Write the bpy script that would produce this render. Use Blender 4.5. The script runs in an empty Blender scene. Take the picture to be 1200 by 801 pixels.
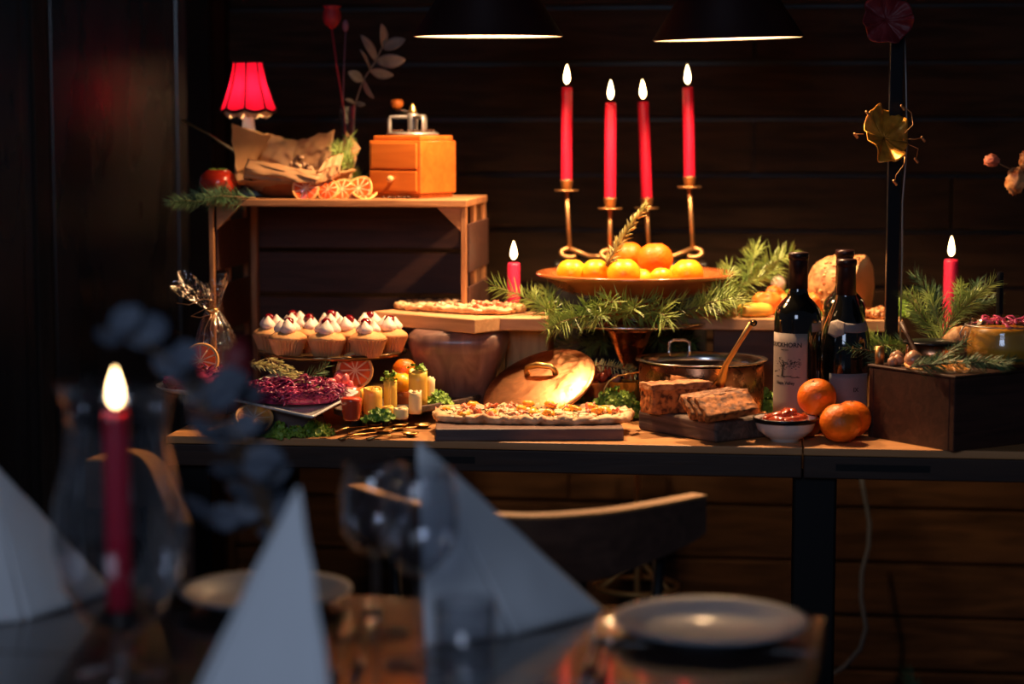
import bpy, bmesh, math, random
from math import sin, cos, pi, radians
from mathutils import Vector, Matrix, noise, Euler

# ------------------------------------------------------------------ camera, world, lights, exposure
S = bpy.context.scene
COL = S.collection
FPX = 2400.0
EYE = 1.30
PITCH = math.atan(250.0 / FPX)
cam = bpy.data.cameras.new('camera')
cam.sensor_width = 36.0
cam.lens = FPX / 1200.0 * 36.0
cam.clip_start = 0.05
cam.dof.use_dof = True
cam.dof.focus_distance = 3.28
cam.dof.aperture_fstop = 1.9
camo = bpy.data.objects.new('camera', cam)
COL.objects.link(camo)
camo.location = (0, 0, EYE)
camo.rotation_euler = (pi / 2 - PITCH, 0, 0)
S.camera = camo

w = bpy.data.worlds.new('evening')
S.world = w
w.use_nodes = True
w.node_tree.nodes['Background'].inputs[0].default_value = (0.42, 0.55, 0.85, 1)
w.node_tree.nodes['Background'].inputs[1].default_value = 0.035

def light(name, kind, loc, power, col, rot=(0, 0, 0), **kw):
    d = bpy.data.lights.new(name, kind)
    d.energy = power
    d.color = col
    for k, v in kw.items():
        setattr(d, k, v)
    o = bpy.data.objects.new(name, d)
    o.location = loc
    o.rotation_euler = rot
    COL.objects.link(o)
    return o

# dusk daylight from the windows behind and to the left of the photographer
light('window_daylight', 'AREA', (-0.6, -0.6, 2.0), 19.0, (0.60, 0.73, 1.0), (radians(60), 0, radians(-11)), shape='RECTANGLE', size=1.0, size_y=0.9)

LAMP_POWER = 36.0
LAMP_COL = (1.0, 0.60, 0.30)

S.view_settings.view_transform = 'Standard'
S.view_settings.look = 'None'
S.view_settings.gamma = 1.0
S.view_settings.exposure = 0.0
S.cycles.max_bounces = 8
S.cycles.transparent_max_bounces = 24
S.cycles.transmission_bounces = 6
S.cycles.sample_clamp_indirect = 3.0
S.cycles.caustics_reflective = False
S.cycles.caustics_refractive = False

# ------------------------------------------------------------------ placing: a point of the place seen at a pixel
FW = Vector((0, cos(PITCH), -sin(PITCH)))
UP = Vector((0, sin(PITCH), cos(PITCH)))
def ray(px, py):
    return FW + Vector((1, 0, 0)) * ((px - 600) / FPX) + UP * ((400.5 - py) / FPX)
def P(px, py, z):          # on the level plane z
    r = ray(px, py)
    return Vector((0, 0, EYE)) + r * ((z - EYE) / r.z)
def D(px, py, d):          # at depth d
    r = ray(px, py)
    return Vector((0, 0, EYE)) + r * (d / r.y)
T = 0.82                   # top of the buffet table
FT = 0.75                  # top of the dining table
TH = radians(-7)           # the buffet and the wall run 7 degrees off the picture plane
CA, SA = cos(TH), sin(TH)
RZ = lambda a: Matrix.Rotation(a, 4, 'Z')

# ------------------------------------------------------------------ mesh builder
class MB:
    def __init__(s):
        s.v = []; s.f = []; s.sm = []
    def add(s, vs, fs, m=None, smooth=True):
        n = len(s.v)
        if m is not None:
            vs = [m @ Vector(p) for p in vs]
        s.v += [tuple(p) for p in vs]
        s.f += [tuple(i + n for i in f) for f in fs]
        s.sm += [smooth] * len(fs)
        return s
    def box(s, x0, x1, y0, y1, z0, z1, m=None):
        vs = [(x, y, z) for z in (z0, z1) for x, y in ((x0, y0), (x1, y0), (x1, y1), (x0, y1))]
        return s.add(vs, [(3, 2, 1, 0), (4, 5, 6, 7), (0, 1, 5, 4), (1, 2, 6, 5), (2, 3, 7, 6), (3, 0, 4, 7)], m, False)
    def prism(s, poly, z0, z1, m=None):
        n = len(poly)
        vs = [(x, y, z0) for x, y in poly] + [(x, y, z1) for x, y in poly]
        return s.add(vs, [tuple(range(n - 1, -1, -1)), tuple(range(n, 2 * n))] + [(i, (i + 1) % n, n + (i + 1) % n, n + i) for i in range(n)], m, False)
    def lathe(s, prof, n=32, m=None, mod=None, smooth=True):
        vs = []; fs = []; rows = []
        for j, (r, z) in enumerate(prof):
            if r < 1e-6:
                rows.append([len(vs)]); vs.append((0, 0, z))
            else:
                row = []
                for i in range(n):
                    a = 2 * pi * i / n
                    rr, zz = (r, z) if mod is None else mod(r, z, a, j)
                    row.append(len(vs)); vs.append((rr * cos(a), rr * sin(a), zz))
                rows.append(row)
        for a, b in zip(rows, rows[1:]):
            for i in range(n):
                k = (i + 1) % n
                if len(a) == 1 and len(b) == 1: continue
                if len(a) == 1: fs.append((a[0], b[k], b[i]))
                elif len(b) == 1: fs.append((a[i], a[k], b[0]))
                else: fs.append((a[i], a[k], b[k], b[i]))
        return s.add(vs, fs, m, smooth)
    def tube(s, pts, r, n=8, m=None, flat=1.0):
        pts = [Vector(p) for p in pts]
        L = len(pts)
        rs = r if isinstance(r, (list, tuple)) else [r] * L
        vs = []; fs = []
        t0 = (pts[1] - pts[0]).normalized()
        u = t0.cross(Vector((0, 0, 1)))
        if u.length < 1e-3: u = t0.cross(Vector((1, 0, 0)))
        u.normalize()
        for i in range(L):
            t = (pts[min(i + 1, L - 1)] - pts[max(i - 1, 0)]).normalized()
            u = (u - t * u.dot(t)).normalized()
            v = t.cross(u)
            for k in range(n):
                a = 2 * pi * k / n
                vs.append(pts[i] + (u * cos(a) + v * sin(a) * flat) * rs[i])
        for i in range(L - 1):
            for k in range(n):
                q = (k + 1) % n
                fs.append((i * n + k, i * n + q, (i + 1) * n + q, (i + 1) * n + k))
        fs.append(tuple(range(n - 1, -1, -1)))
        fs.append(tuple(range((L - 1) * n, L * n)))
        return s.add(vs, fs, m, True)
    def blob(s, rad, seed=0, amp=0.0, freq=3.0, n=16, k=10, m=None, sq=1.0, fine=0.0):
        rx, ry, rz = rad if isinstance(rad, (tuple, list)) else (rad, rad, rad)
        vs = [(0, 0, -rz)]; fs = []
        def pw(x): return math.copysign(abs(x) ** sq, x)
        for j in range(1, k):
            ph = -pi / 2 + pi * j / k
            for i in range(n):
                a = 2 * pi * i / n
                d = Vector((pw(cos(ph)) * pw(cos(a)), pw(cos(ph)) * pw(sin(a)), pw(sin(ph))))
                q = d.normalized()
                f = 1 + amp * noise.noise(q * freq + Vector((seed * 7.3, seed, 0)))
                if fine: f += fine * noise.noise(q * freq * 5 + Vector((0, seed * 3.1, 2)))
                vs.append((d.x * rx * f, d.y * ry * f, d.z * rz * f))
        vs.append((0, 0, rz))
        for i in range(n):
            q = (i + 1) % n
            fs.append((0, 1 + q, 1 + i))
            for j in range(k - 2):
                a = 1 + j * n; b = a + n
                fs.append((a + i, a + q, b + q, b + i))
            fs.append((1 + (k - 2) * n + i, 1 + (k - 2) * n + q, len(vs) - 1))
        return s.add(vs, fs, m, True)
    def grid(s, fn, nu, nv, th=0.0, m=None, smooth=True):
        """surface fn(u,v)->Vector; with th it becomes a closed sheet of that thickness"""
        g = [[Vector(fn(i / nu, j / nv)) for j in range(nv + 1)] for i in range(nu + 1)]
        vs = [g[i][j] for i in range(nu + 1) for j in range(nv + 1)]
        W = nv + 1
        fs = [(i * W + j, (i + 1) * W + j, (i + 1) * W + j + 1, i * W + j + 1) for i in range(nu) for j in range(nv)]
        if th:
            nn = []
            for i in range(nu + 1):
                for j in range(nv + 1):
                    du = g[min(i + 1, nu)][j] - g[max(i - 1, 0)][j]
                    dv = g[i][min(j + 1, nv)] - g[i][max(j - 1, 0)]
                    c = du.cross(dv)
                    nn.append(c.normalized() if c.length > 1e-12 else Vector((0, 0, 1)))
            N = len(vs)
            vs = vs + [p - q * th for p, q in zip(vs, nn)]
            fs += [tuple(reversed([a + N for a in f])) for f in fs[:]]
            bd = [i * W for i in range(nu + 1)] + [nu * W + j for j in range(1, W)] + [i * W + nv for i in range(nu - 1, -1, -1)] + [j for j in range(nv - 1, 0, -1)]
            for a, b in zip(bd, bd[1:] + bd[:1]):
                fs.append((b, a, a + N, b + N))
        return s.add(vs, fs, m, smooth)
    def build(s, name, mt, parent=None, bevel=0.0, loc=None, rot=None, seg=2):
        me = bpy.data.meshes.new(name)
        me.from_pydata(s.v, [], s.f)
        me.polygons.foreach_set('use_smooth', s.sm)
        me.materials.append(mt)
        me.update()
        o = bpy.data.objects.new(name, me)
        COL.objects.link(o)
        if parent is not None: o.parent = parent
        if loc is not None: o.location = loc
        if rot is not None: o.rotation_euler = rot
        if bevel:
            b = o.modifiers.new('bevel', 'BEVEL'); b.width = bevel; b.segments = seg; b.limit_method = 'ANGLE'
        return o

def tag(o, label=None, cat=None, group=None, kind=None):
    if label: o['label'] = label
    if cat: o['category'] = cat
    if group: o['group'] = group
    if kind: o['kind'] = kind
    return o
def thing(name, label, cat, loc=(0, 0, 0), rz=0.0, group=None, rot=None):
    o = bpy.data.objects.new(name, None)
    o.empty_display_size = 0.02
    COL.objects.link(o)
    o.location = loc
    o.rotation_euler = rot if rot else (0, 0, rz)
    return tag(o, label, cat, group)
def copy_tree(o, parent=None):
    c = o.copy(); COL.objects.link(c); c.parent = parent
    for ch in list(o.children): copy_tree(ch, c)
    return c
def dup(o, label, loc, rz=0.0, scale=1.0, rot=None):
    c = copy_tree(o)
    c['label'] = label; c.location = loc
    c.rotation_euler = rot if rot else (0, 0, rz)
    c.scale = (scale,) * 3
    return c

# ------------------------------------------------------------------ materials
def mat(name, col, rough=0.5, metal=0.0, col2=None, scale=20.0, stretch=(1, 1, 1), bump=0.0, bscale=None, coat=0.0, sss=0.0, ior=1.45,
        trans=0.0, dist=0.0, lo=0.35, hi=0.65, spec=0.5, sheen=0.0, rough2=None, emit=None, estr=0.0, det=4.0, ssr=(1, .4, .2), alpha=1.0):
    m = bpy.data.materials.new(name); m.use_nodes = True
    nt = m.node_tree; N = nt.nodes; L = nt.links
    b = N['Principled BSDF']
    def s(k, v): b.inputs[k].default_value = v
    s('Base Color', (*col, 1)); s('Roughness', rough); s('Metallic', metal); s('IOR', ior)
    s('Coat Weight', coat); s('Coat Roughness', 0.08); s('Transmission Weight', trans); s('Specular IOR Level', spec)
    s('Sheen Weight', sheen); s('Alpha', alpha)
    if sss:
        s('Subsurface Weight', sss); s('Subsurface Scale', 0.01); s('Subsurface Radius', ssr)
    if emit: s('Emission Color', (*emit, 1)); s('Emission Strength', estr)
    if col2 is not None or bump or rough2 is not None:
        tc = N.new('ShaderNodeTexCoord'); mp = N.new('ShaderNodeMapping'); L.new(tc.outputs['Object'], mp.inputs[0])
        mp.inputs['Scale'].default_value = stretch
        nz = N.new('ShaderNodeTexNoise'); L.new(mp.outputs[0], nz.inputs['Vector'])
        nz.inputs['Scale'].default_value = scale; nz.inputs['Detail'].default_value = det; nz.inputs['Distortion'].default_value = dist
        if col2 is not None:
            cr = N.new('ShaderNodeValToRGB'); L.new(nz.outputs[0], cr.inputs[0])
            cr.color_ramp.elements[0].position = lo; cr.color_ramp.elements[1].position = hi
            cr.color_ramp.elements[0].color = (*col, 1); cr.color_ramp.elements[1].color = (*col2, 1)
            L.new(cr.outputs[0], b.inputs['Base Color'])
        if rough2 is not None:
            mr = N.new('ShaderNodeMapRange'); L.new(nz.outputs[0], mr.inputs[0])
            mr.inputs[1].default_value = .3; mr.inputs[2].default_value = .7; mr.inputs[3].default_value = rough; mr.inputs[4].default_value = rough2
            L.new(mr.outputs[0], b.inputs['Roughness'])
        if bump:
            src = nz
            if bscale:
                src = N.new('ShaderNodeTexNoise'); L.new(mp.outputs[0], src.inputs['Vector']); src.inputs['Scale'].default_value = bscale; src.inputs['Detail'].default_value = 3
            bp = N.new('ShaderNodeBump'); bp.inputs['Strength'].default_value = bump; bp.inputs['Distance'].default_value = 0.002
            L.new(src.outputs[0], bp.inputs['Height']); L.new(bp.outputs[0], b.inputs['Normal'])
    return m
def wood(name, c1, c2, rough=0.5, ax=0, scale=9.0, bump=0.25, coat=0.0, spec=0.4):
    st = [9.0, 9.0, 9.0]; st[ax] = 0.9
    return mat(name, c1, rough, col2=c2, scale=scale, stretch=tuple(st), bump=bump, dist=1.2, coat=coat, lo=.3, hi=.7, spec=spec)
def clear(name, tint=(1, 1, 1), rough=0.02, base=0.03, edge=0.9, gcol=(1, 1, 1), bump=0.0, bscale=30):
    """thin clear sheet: sees through it, reflects more at grazing angles"""
    m = bpy.data.materials.new(name); m.use_nodes = True
    nt = m.node_tree; N = nt.nodes; L = nt.links
    N.remove(N['Principled BSDF'])
    out = N['Material Output']
    tr = N.new('ShaderNodeBsdfTransparent'); tr.inputs[0].default_value = (*tint, 1)
    gl = N.new('ShaderNodeBsdfGlossy'); gl.inputs['Roughness'].default_value = rough; gl.inputs[0].default_value = (*gcol, 1)
    lw = N.new('ShaderNodeLayerWeight'); lw.inputs[0].default_value = 0.25
    mr = N.new('ShaderNodeMapRange'); L.new(lw.outputs['Facing'], mr.inputs[0]); mr.inputs[3].default_value = base; mr.inputs[4].default_value = edge
    mx = N.new('ShaderNodeMixShader'); L.new(mr.outputs[0], mx.inputs[0]); L.new(tr.outputs[0], mx.inputs[1]); L.new(gl.outputs[0], mx.inputs[2])
    L.new(mx.outputs[0], out.inputs[0])
    if bump:
        tc = N.new('ShaderNodeTexCoord'); nz = N.new('ShaderNodeTexNoise'); nz.inputs['Scale'].default_value = bscale
        L.new(tc.outputs['Object'], nz.inputs['Vector'])
        bp = N.new('ShaderNodeBump'); bp.inputs['Strength'].default_value = bump; bp.inputs['Distance'].default_value = 0.01
        L.new(nz.outputs[0], bp.inputs['Height'])
        for q in (gl, lw): L.new(bp.outputs[0], q.inputs['Normal'])
    return m
def emis(name, col, strength):
    m = bpy.data.materials.new(name); m.use_nodes = True
    N = m.node_tree.nodes; N.remove(N['Principled BSDF'])
    e = N.new('ShaderNodeEmission'); e.inputs[0].default_value = (*col, 1); e.inputs[1].default_value = strength
    m.node_tree.links.new(e.outputs[0], N['Material Output'].inputs[0])
    return m

M = {}
M['wall'] = wood('dark_wall_wood', (0.014, 0.0075, 0.004), (0.044, 0.022, 0.011), 0.6, 0, 5.0, 0.5, spec=0.08)
M['panel'] = mat('dark_varnished_panel', (0.010, 0.006, 0.005), 0.24, col2=(0.016, 0.010, 0.008), scale=6, stretch=(4, 4, .5), spec=1.0, rough2=0.32)
M['post'] = mat('dark_post', (0.010, 0.007, 0.006), 0.8, spec=0.1)
M['trimwood'] = wood('dark_trim_wood', (0.02, 0.011, 0.007), (0.04, 0.02, 0.012), 0.55, 2, spec=.2)
M['floor'] = wood('floor_wood', (0.02, 0.012, 0.009), (0.04, 0.024, 0.016), 0.5, 0, 4)
M['ceil'] = mat('ceiling_paint', (0.02, 0.016, 0.014), 0.8)
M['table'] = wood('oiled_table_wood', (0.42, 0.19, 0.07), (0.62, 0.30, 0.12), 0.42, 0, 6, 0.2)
M['apron'] = wood('shaded_table_edge', (0.022, 0.010, 0.007), (0.045, 0.021, 0.012), 0.5, 0, 6, 0.2)  # shade on the table's front face is put into this dark brown
M['darktable'] = wood('dark_dining_table', (0.022, 0.014, 0.013), (0.05, 0.028, 0.022), 0.22, 0, 6, 0.15, coat=0.5)
M['blacksteel'] = mat('black_steel', (0.004, 0.004, 0.005), 0.45, metal=0.0, spec=0.25)
M['steelblack'] = mat('black_gloss_metal', (0.02, 0.02, 0.024), 0.28, metal=0.7)
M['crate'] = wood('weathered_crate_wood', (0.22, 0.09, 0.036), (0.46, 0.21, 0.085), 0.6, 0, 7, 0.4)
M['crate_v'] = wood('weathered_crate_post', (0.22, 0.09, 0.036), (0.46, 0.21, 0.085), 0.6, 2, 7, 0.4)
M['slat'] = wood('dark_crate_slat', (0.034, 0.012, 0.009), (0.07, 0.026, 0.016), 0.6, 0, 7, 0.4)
M['board'] = wood('pale_board_wood', (0.52, 0.27, 0.12), (0.72, 0.42, 0.21), 0.5, 0, 7, 0.2)
M['boarddark'] = wood('walnut_board', (0.10, 0.06, 0.055), (0.19, 0.11, 0.09), 0.5, 0, 7, 0.2)
M['log'] = wood('rough_log_wood', (0.05, 0.035, 0.03), (0.17, 0.11, 0.085), 0.75, 0, 8, 0.9)
M['urn'] = wood('turned_wood_grain', (0.13, 0.065, 0.055), (0.27, 0.15, 0.12), 0.35, 2, 4, 0.2, coat=0.2)
M['block'] = wood('pale_block_wood', (0.40, 0.20, 0.07), (0.62, 0.36, 0.14), 0.5, 2, 7, 0.3)
M['boxdark'] = wood('dark_red_box_wood', (0.028, 0.011, 0.008), (0.062, 0.024, 0.016), 0.5, 0, 6, 0.3)
M['grinder'] = wood('orange_varnished_wood', (0.42, 0.095, 0.012), (0.56, 0.150, 0.022), 0.35, 0, 5, 0.1, coat=0.4)
M['knobwood'] = mat('pale_knob_wood', (0.75, 0.42, 0.18), 0.35, coat=0.4)
M['pan_lining'] = mat('tinned_brown_lining', (0.16, 0.075, 0.04), 0.5, metal=0.5)
M['stand'] = mat('dark_gilt_stand', (0.22, 0.13, 0.06), 0.28, metal=0.9)
M['brassring'] = mat('orange_brass', (0.85, 0.42, 0.12), 0.45, metal=0.6)
M['iron'] = mat('grey_cast_iron', (0.32, 0.30, 0.28), 0.42, metal=0.7, bump=0.2)
M['brass'] = mat('brass', (0.72, 0.45, 0.16), 0.28, metal=1.0, rough2=0.42, scale=30)
M['brassdull'] = mat('dull_brass', (0.50, 0.27, 0.11), 0.42, metal=0.9)
M['copper'] = mat('hammered_copper', (0.85, 0.36, 0.18), 0.22, metal=1.0, col2=(0.72, 0.30, 0.13), scale=50, bump=0.35, bscale=60, rough2=0.34)
M['copperlid'] = mat('worn_copper', (0.80, 0.38, 0.18), 0.3, metal=1.0, col2=(0.42, 0.16, 0.06), scale=22, dist=2, bump=0.25, bscale=45, rough2=0.45, lo=.45, hi=.72)
M['steel'] = mat('brushed_steel', (0.62, 0.58, 0.55), 0.22, metal=1.0)
M['blackpan'] = mat('black_pan', (0.01, 0.009, 0.009), 0.4)
M['dish'] = mat('glazed_red_brown', (0.36, 0.09, 0.025), 0.18, col2=(0.50, 0.15, 0.04), scale=18, coat=0.6)
M['wax'] = mat('red_candle_wax', (0.62, 0.010, 0.045), 0.38, sss=0.35, ssr=(1, .1, .1))
M['waxpink'] = mat('pink_red_candle_wax', (0.80, 0.03, 0.10), 0.38, sss=0.35, ssr=(1, .1, .15))
M['wick'] = mat('wick', (0.01, 0.01, 0.01), 0.9)
M['flame'] = emis('candle_flame', (1.0, 0.66, 0.30), 17.0)
M['bulb'] = emis('bulb_glow', (1.0, 0.70, 0.36), 30.0)
M['shadein'] = mat('white_enamel', (0.85, 0.80, 0.70), 0.4)
M['shade'] = mat('dark_red_enamel', (0.022, 0.006, 0.006), 0.6, spec=0.2)
M['cord'] = mat('red_textile_cord', (0.16, 0.012, 0.012), 0.8)
M['orange'] = mat('orange_peel', (0.80, 0.13, 0.004), 0.42, sss=0.12, bump=0.6, bscale=160, col2=(0.92, 0.22, 0.01), scale=8)
M['lemon'] = mat('yellow_citrus_peel', (0.95, 0.44, 0.015), 0.36, sss=0.15, bump=0.3, bscale=150)
M['tomato'] = mat('dark_red_skin', (0.50, 0.03, 0.012), 0.22, coat=0.6, sss=0.1)
M['needle'] = mat('fir_needle', (0.13, 0.22, 0.045), 0.42, col2=(0.36, 0.46, 0.12), scale=25)
M['needledark'] = mat('dark_fir_needle', (0.045, 0.11, 0.055), 0.5, col2=(0.10, 0.19, 0.08), scale=25)
M['rosemary'] = mat('rosemary_leaf', (0.42, 0.42, 0.14), 0.5, col2=(0.66, 0.58, 0.26), scale=30)
M['stem'] = mat('woody_stem', (0.16, 0.09, 0.04), 0.7)
M['kale'] = mat('curly_kale', (0.09, 0.21, 0.02), 0.45, col2=(0.36, 0.52, 0.07), scale=60, sss=0.1, ssr=(.4, 1, .1))
M['parsley'] = mat('parsley_leaf', (0.10, 0.24, 0.02), 0.5, col2=(0.30, 0.48, 0.06), scale=70)
M['cabbage'] = mat('red_cabbage', (0.10, 0.006, 0.035), 0.2, col2=(0.62, 0.07, 0.20), scale=45, coat=0.5)
M['porcelain'] = mat('white_porcelain', (0.78, 0.76, 0.74), 0.16, coat=0.5)
M['platedark'] = mat('grey_blue_plate', (0.30, 0.32, 0.36), 0.42, spec=0.25, coat=0.12)
M['cake'] = mat('cake_crumb', (0.62, 0.28, 0.09), 0.75, col2=(0.80, 0.42, 0.17), scale=40, bump=0.6, bscale=120)
M['darkcake'] = mat('fruit_cake_crumb', (0.08, 0.020, 0.006), 0.7, col2=(0.52, 0.18, 0.045), scale=95, bump=1.0, bscale=130, lo=.36, hi=.58)
M['cakecrust'] = mat('cake_crust', (0.20, 0.06, 0.02), 0.6, col2=(0.62, 0.30, 0.13), scale=60, bump=1.0, bscale=100)
M['paper'] = mat('cupcake_paper', (0.62, 0.27, 0.11), 0.6, sss=0.1)
M['cream'] = mat('whipped_cream', (0.92, 0.74, 0.62), 0.45, sss=0.2)
M['cherry'] = mat('candied_cherry', (0.16, 0.004, 0.010), 0.12, coat=0.8)
M['parchment'] = mat('baking_parchment', (0.42, 0.21, 0.09), 0.6, col2=(0.52, 0.27, 0.12), scale=12, sss=0.1)
M['nuts'] = mat('mixed_nuts', (0.10, 0.035, 0.02), 0.5, col2=(0.75, 0.48, 0.26), scale=70, lo=.45, hi=.55)
M['dough'] = mat('baked_dough', (0.46, 0.20, 0.07), 0.6, col2=(0.86, 0.58, 0.32), scale=45, bump=0.7, bscale=70)
M['cheese'] = mat('melted_cheese', (0.80, 0.46, 0.22), 0.4, col2=(0.93, 0.74, 0.48), scale=60, bump=0.5, bscale=80)
M['ham'] = mat('cured_ham', (0.62, 0.14, 0.07), 0.35, col2=(0.78, 0.30, 0.18), scale=50)
M['peach'] = mat('orange_fruit_piece', (0.95, 0.42, 0.04), 0.3, coat=0.3, sss=0.1)
M['herb'] = mat('dark_herb_bits', (0.04, 0.05, 0.015), 0.6)
M['citrusflesh'] = mat('citrus_flesh', (0.70, 0.10, 0.02), 0.22, coat=0.5, sss=0.1)
M['citrusrind'] = mat('citrus_rind', (0.92, 0.46, 0.14), 0.45)
M['pith'] = mat('citrus_pith', (0.95, 0.62, 0.34), 0.5)
M['drycitrus'] = mat('dried_orange_flesh', (0.62, 0.20, 0.03), 0.4, col2=(0.90, 0.42, 0.09), scale=60, coat=0.3)
M['cheeseroll'] = mat('sliced_yellow_cheese', (0.97, 0.60, 0.10), 0.35, sss=0.2)
M['cheesepale'] = mat('pale_cheese', (0.92, 0.72, 0.40), 0.4, sss=0.2)
M['pepper'] = mat('red_jelly_cup', (0.80, 0.08, 0.03), 0.2, coat=0.6)
M['pickle'] = mat('pink_pickle', (0.82, 0.20, 0.20), 0.25, coat=0.5)
M['salmon'] = mat('salmon_orange', (0.80, 0.17, 0.02), 0.35, col2=(0.90, 0.34, 0.06), scale=30, sss=0.15)
M['roast'] = mat('roast_crust', (0.20, 0.065, 0.018), 0.6, col2=(0.66, 0.36, 0.15), scale=60, bump=1.0, bscale=55)
M['roastcut'] = mat('roast_cut_face', (0.62, 0.27, 0.09), 0.45, col2=(0.80, 0.42, 0.17), scale=14)
M['bacon'] = mat('crisp_bits', (0.40, 0.10, 0.03), 0.4, col2=(0.85, 0.45, 0.18), scale=70)
M['meat'] = mat('red_cured_sausage', (0.32, 0.035, 0.015), 0.18, coat=0.7, col2=(0.50, 0.08, 0.03), scale=30)
M['wineglass'] = mat('dark_bottle_glass', (0.006, 0.006, 0.005), 0.06, coat=0.8, spec=0.7)
M['foil'] = mat('dark_foil_capsule', (0.02, 0.006, 0.008), 0.35, metal=0.3)
M['label'] = mat('cream_label_paper', (0.31, 0.245, 0.205), 0.6)
M['labeldark'] = mat('grey_label_paper', (0.20, 0.18, 0.19), 0.6)
M['ink'] = mat('label_ink', (0.015, 0.012, 0.01), 0.6)
M['glass'] = clear('clear_glass', (0.93, 0.95, 0.97), 0.03, 0.04, 0.65)
M['glassdark'] = clear('smoky_glass', (0.94, 0.95, 0.97), 0.03, 0.05, 0.7)
M['cello'] = clear('cellophane', (0.90, 0.86, 0.82), 0.12, 0.06, 0.75, (1, .95, .9), 0.9, 60)
M['amber'] = mat('amber_jelly', (0.75, 0.22, 0.02), 0.08, coat=0.8, trans=0.3)
M['mustard'] = mat('yellow_relish', (0.88, 0.40, 0.03), 0.35, col2=(0.74, 0.30, 0.02), scale=30)
M['onion'] = mat('pink_onion', (0.75, 0.12, 0.28), 0.25, coat=0.4)
M['napkin'] = mat('white_linen', (0.74, 0.77, 0.80), 0.85, bump=0.15, bscale=250, sheen=0.2)
M['shadered'] = mat('red_fabric_shade', (0.50, 0.01, 0.03), 0.7, emit=(1.0, 0.02, 0.07), estr=0.75)
M['trimblack'] = mat('black_lace_trim', (0.01, 0.004, 0.005), 0.8)
M['lampfrill'] = mat('cream_frill', (0.88, 0.60, 0.36), 0.6)
M['euc'] = mat('grey_eucalyptus_leaf', (0.16, 0.13, 0.11), 0.5, col2=(0.26, 0.22, 0.18), scale=20)
M['eucblue'] = mat('blue_grey_leaf', (0.10, 0.12, 0.16), 0.6)
M['podred'] = mat('dyed_red_pod', (0.35, 0.02, 0.03), 0.6, bump=0.4)
M['podlilac'] = mat('lilac_bud', (0.28, 0.13, 0.18), 0.7)
M['goldleaf'] = mat('gold_sprayed_leaf', (0.90, 0.42, 0.05), 0.35, metal=0.35, col2=(0.50, 0.18, 0.02), scale=45, bump=0.8, bscale=70)
M['wine_leaf'] = mat('dark_red_leaf', (0.14, 0.012, 0.016), 0.5, col2=(0.22, 0.02, 0.025), scale=30, bump=0.5)
M['chairwood'] = wood('chair_plywood', (0.045, 0.024, 0.018), (0.08, 0.042, 0.03), 0.4, 0, 6, 0.1)
M['chairedge'] = wood('chair_plywood_edge', (0.46, 0.20, 0.055), (0.58, 0.28, 0.09), 0.5, 0, 12, 0.1)
M['cable'] = mat('grey_cable', (0.05, 0.06, 0.08), 0.5)
M['shroom'] = mat('nut_shell', (0.55, 0.30, 0.18), 0.35, coat=0.3, col2=(0.35, 0.12, 0.05), scale=18)
M['bean'] = mat('coffee_bean', (0.05, 0.018, 0.01), 0.35)
M['berry'] = mat('dark_berry', (0.15, 0.01, 0.02), 0.25, coat=0.5)

def translucent(name, col):
    m = bpy.data.materials.new(name); m.use_nodes = True
    nt = m.node_tree; N = nt.nodes; L = nt.links; N.remove(N['Principled BSDF'])
    t = N.new('ShaderNodeBsdfTranslucent'); t.inputs[0].default_value = (*col, 1)
    d = N.new('ShaderNodeBsdfDiffuse'); d.inputs[0].default_value = (*[c * .6 for c in col], 1)
    x = N.new('ShaderNodeMixShader'); x.inputs[0].default_value = .3
    L.new(t.outputs[0], x.inputs[1]); L.new(d.outputs[0], x.inputs[2]); L.new(x.outputs[0], N['Material Output'].inputs[0])
    return m
M['shadered'] = translucent('red_fabric_shade', (0.85, 0.008, 0.06))

# ------------------------------------------------------------------ the setting
R7 = Matrix.Rotation(TH, 4, 'Z')
AX = Vector((CA, SA, 0)); AY = Vector((-SA, CA, 0))      # along the buffet, and away from the camera
WO = Vector((0, 4.28, 0))                                # a point of the back wall
def struct(mb, name, m, parent=None, **k):
    o = mb.build(name, m, parent, **k)
    if parent is None: o['kind'] = 'structure'
    return o
struct(MB().box(-4, 5, -3, 7, -.05, 0), 'floor', M['floor'])
struct(MB().box(-4, 5, 1.6, 7, 2.60, 2.66), 'ceiling', M['ceil'])
wall = struct(MB().box(-1.6, 3.2, .03, .09, 0, 2.6), 'wall_back', M['blackpan'], loc=WO, rot=(0, 0, TH))
rnd = random.Random(4)
ph = 0.1145
for r in range(22):
    z0 = r * ph + 0.06
    cuts = [-.95] + sorted(rnd.sample([-.6, -.2, .12, .5, .9, 1.3, 1.7], 2)) + [2.9]
    for a, b in zip(cuts, cuts[1:]):
        y = rnd.uniform(-.002, .002)
        pl = MB().box(a + .0012, b - .0012, y, .03, z0 + .0035, z0 + ph - .0035).build('plank', M['wall'], wall, bevel=.003)
# the varnished panelled door on the left, its stile and the post behind it
q0 = Vector((-.672, 4.235, 0)); q1 = q0 - Vector((.89, .455, 0)) * .75
dl = (q1 - q0).length; ang = math.atan2((q1 - q0).y, (q1 - q0).x)
door = struct(MB().box(0, dl, 0, .03, 0, 2.55), 'door_1', M['panel'], loc=q0, rot=(0, 0, ang))
struct(MB().box(0, .030, .0305, .036, 0, 2.55), 'stile', M['panel'], door, bevel=.003)
struct(MB().box(.034, .285, .0305, .034, 0, 2.55), 'panel', M['panel'], door, bevel=.002)
struct(MB().box(.290, .325, .0305, .045, 0, 2.55), 'stile', M['trimwood'], door, bevel=.004)
struct(MB().box(.345, dl, .0305, .036, 0, 2.55), 'panel', M['panel'], door, bevel=.003)
struct(MB().box(0, .055, 0, .15, 0, 2.6), 'trim_1', M['post'], loc=Vector((-.668, 4.20, 0)), rot=(0, 0, TH), bevel=.004)
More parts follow.
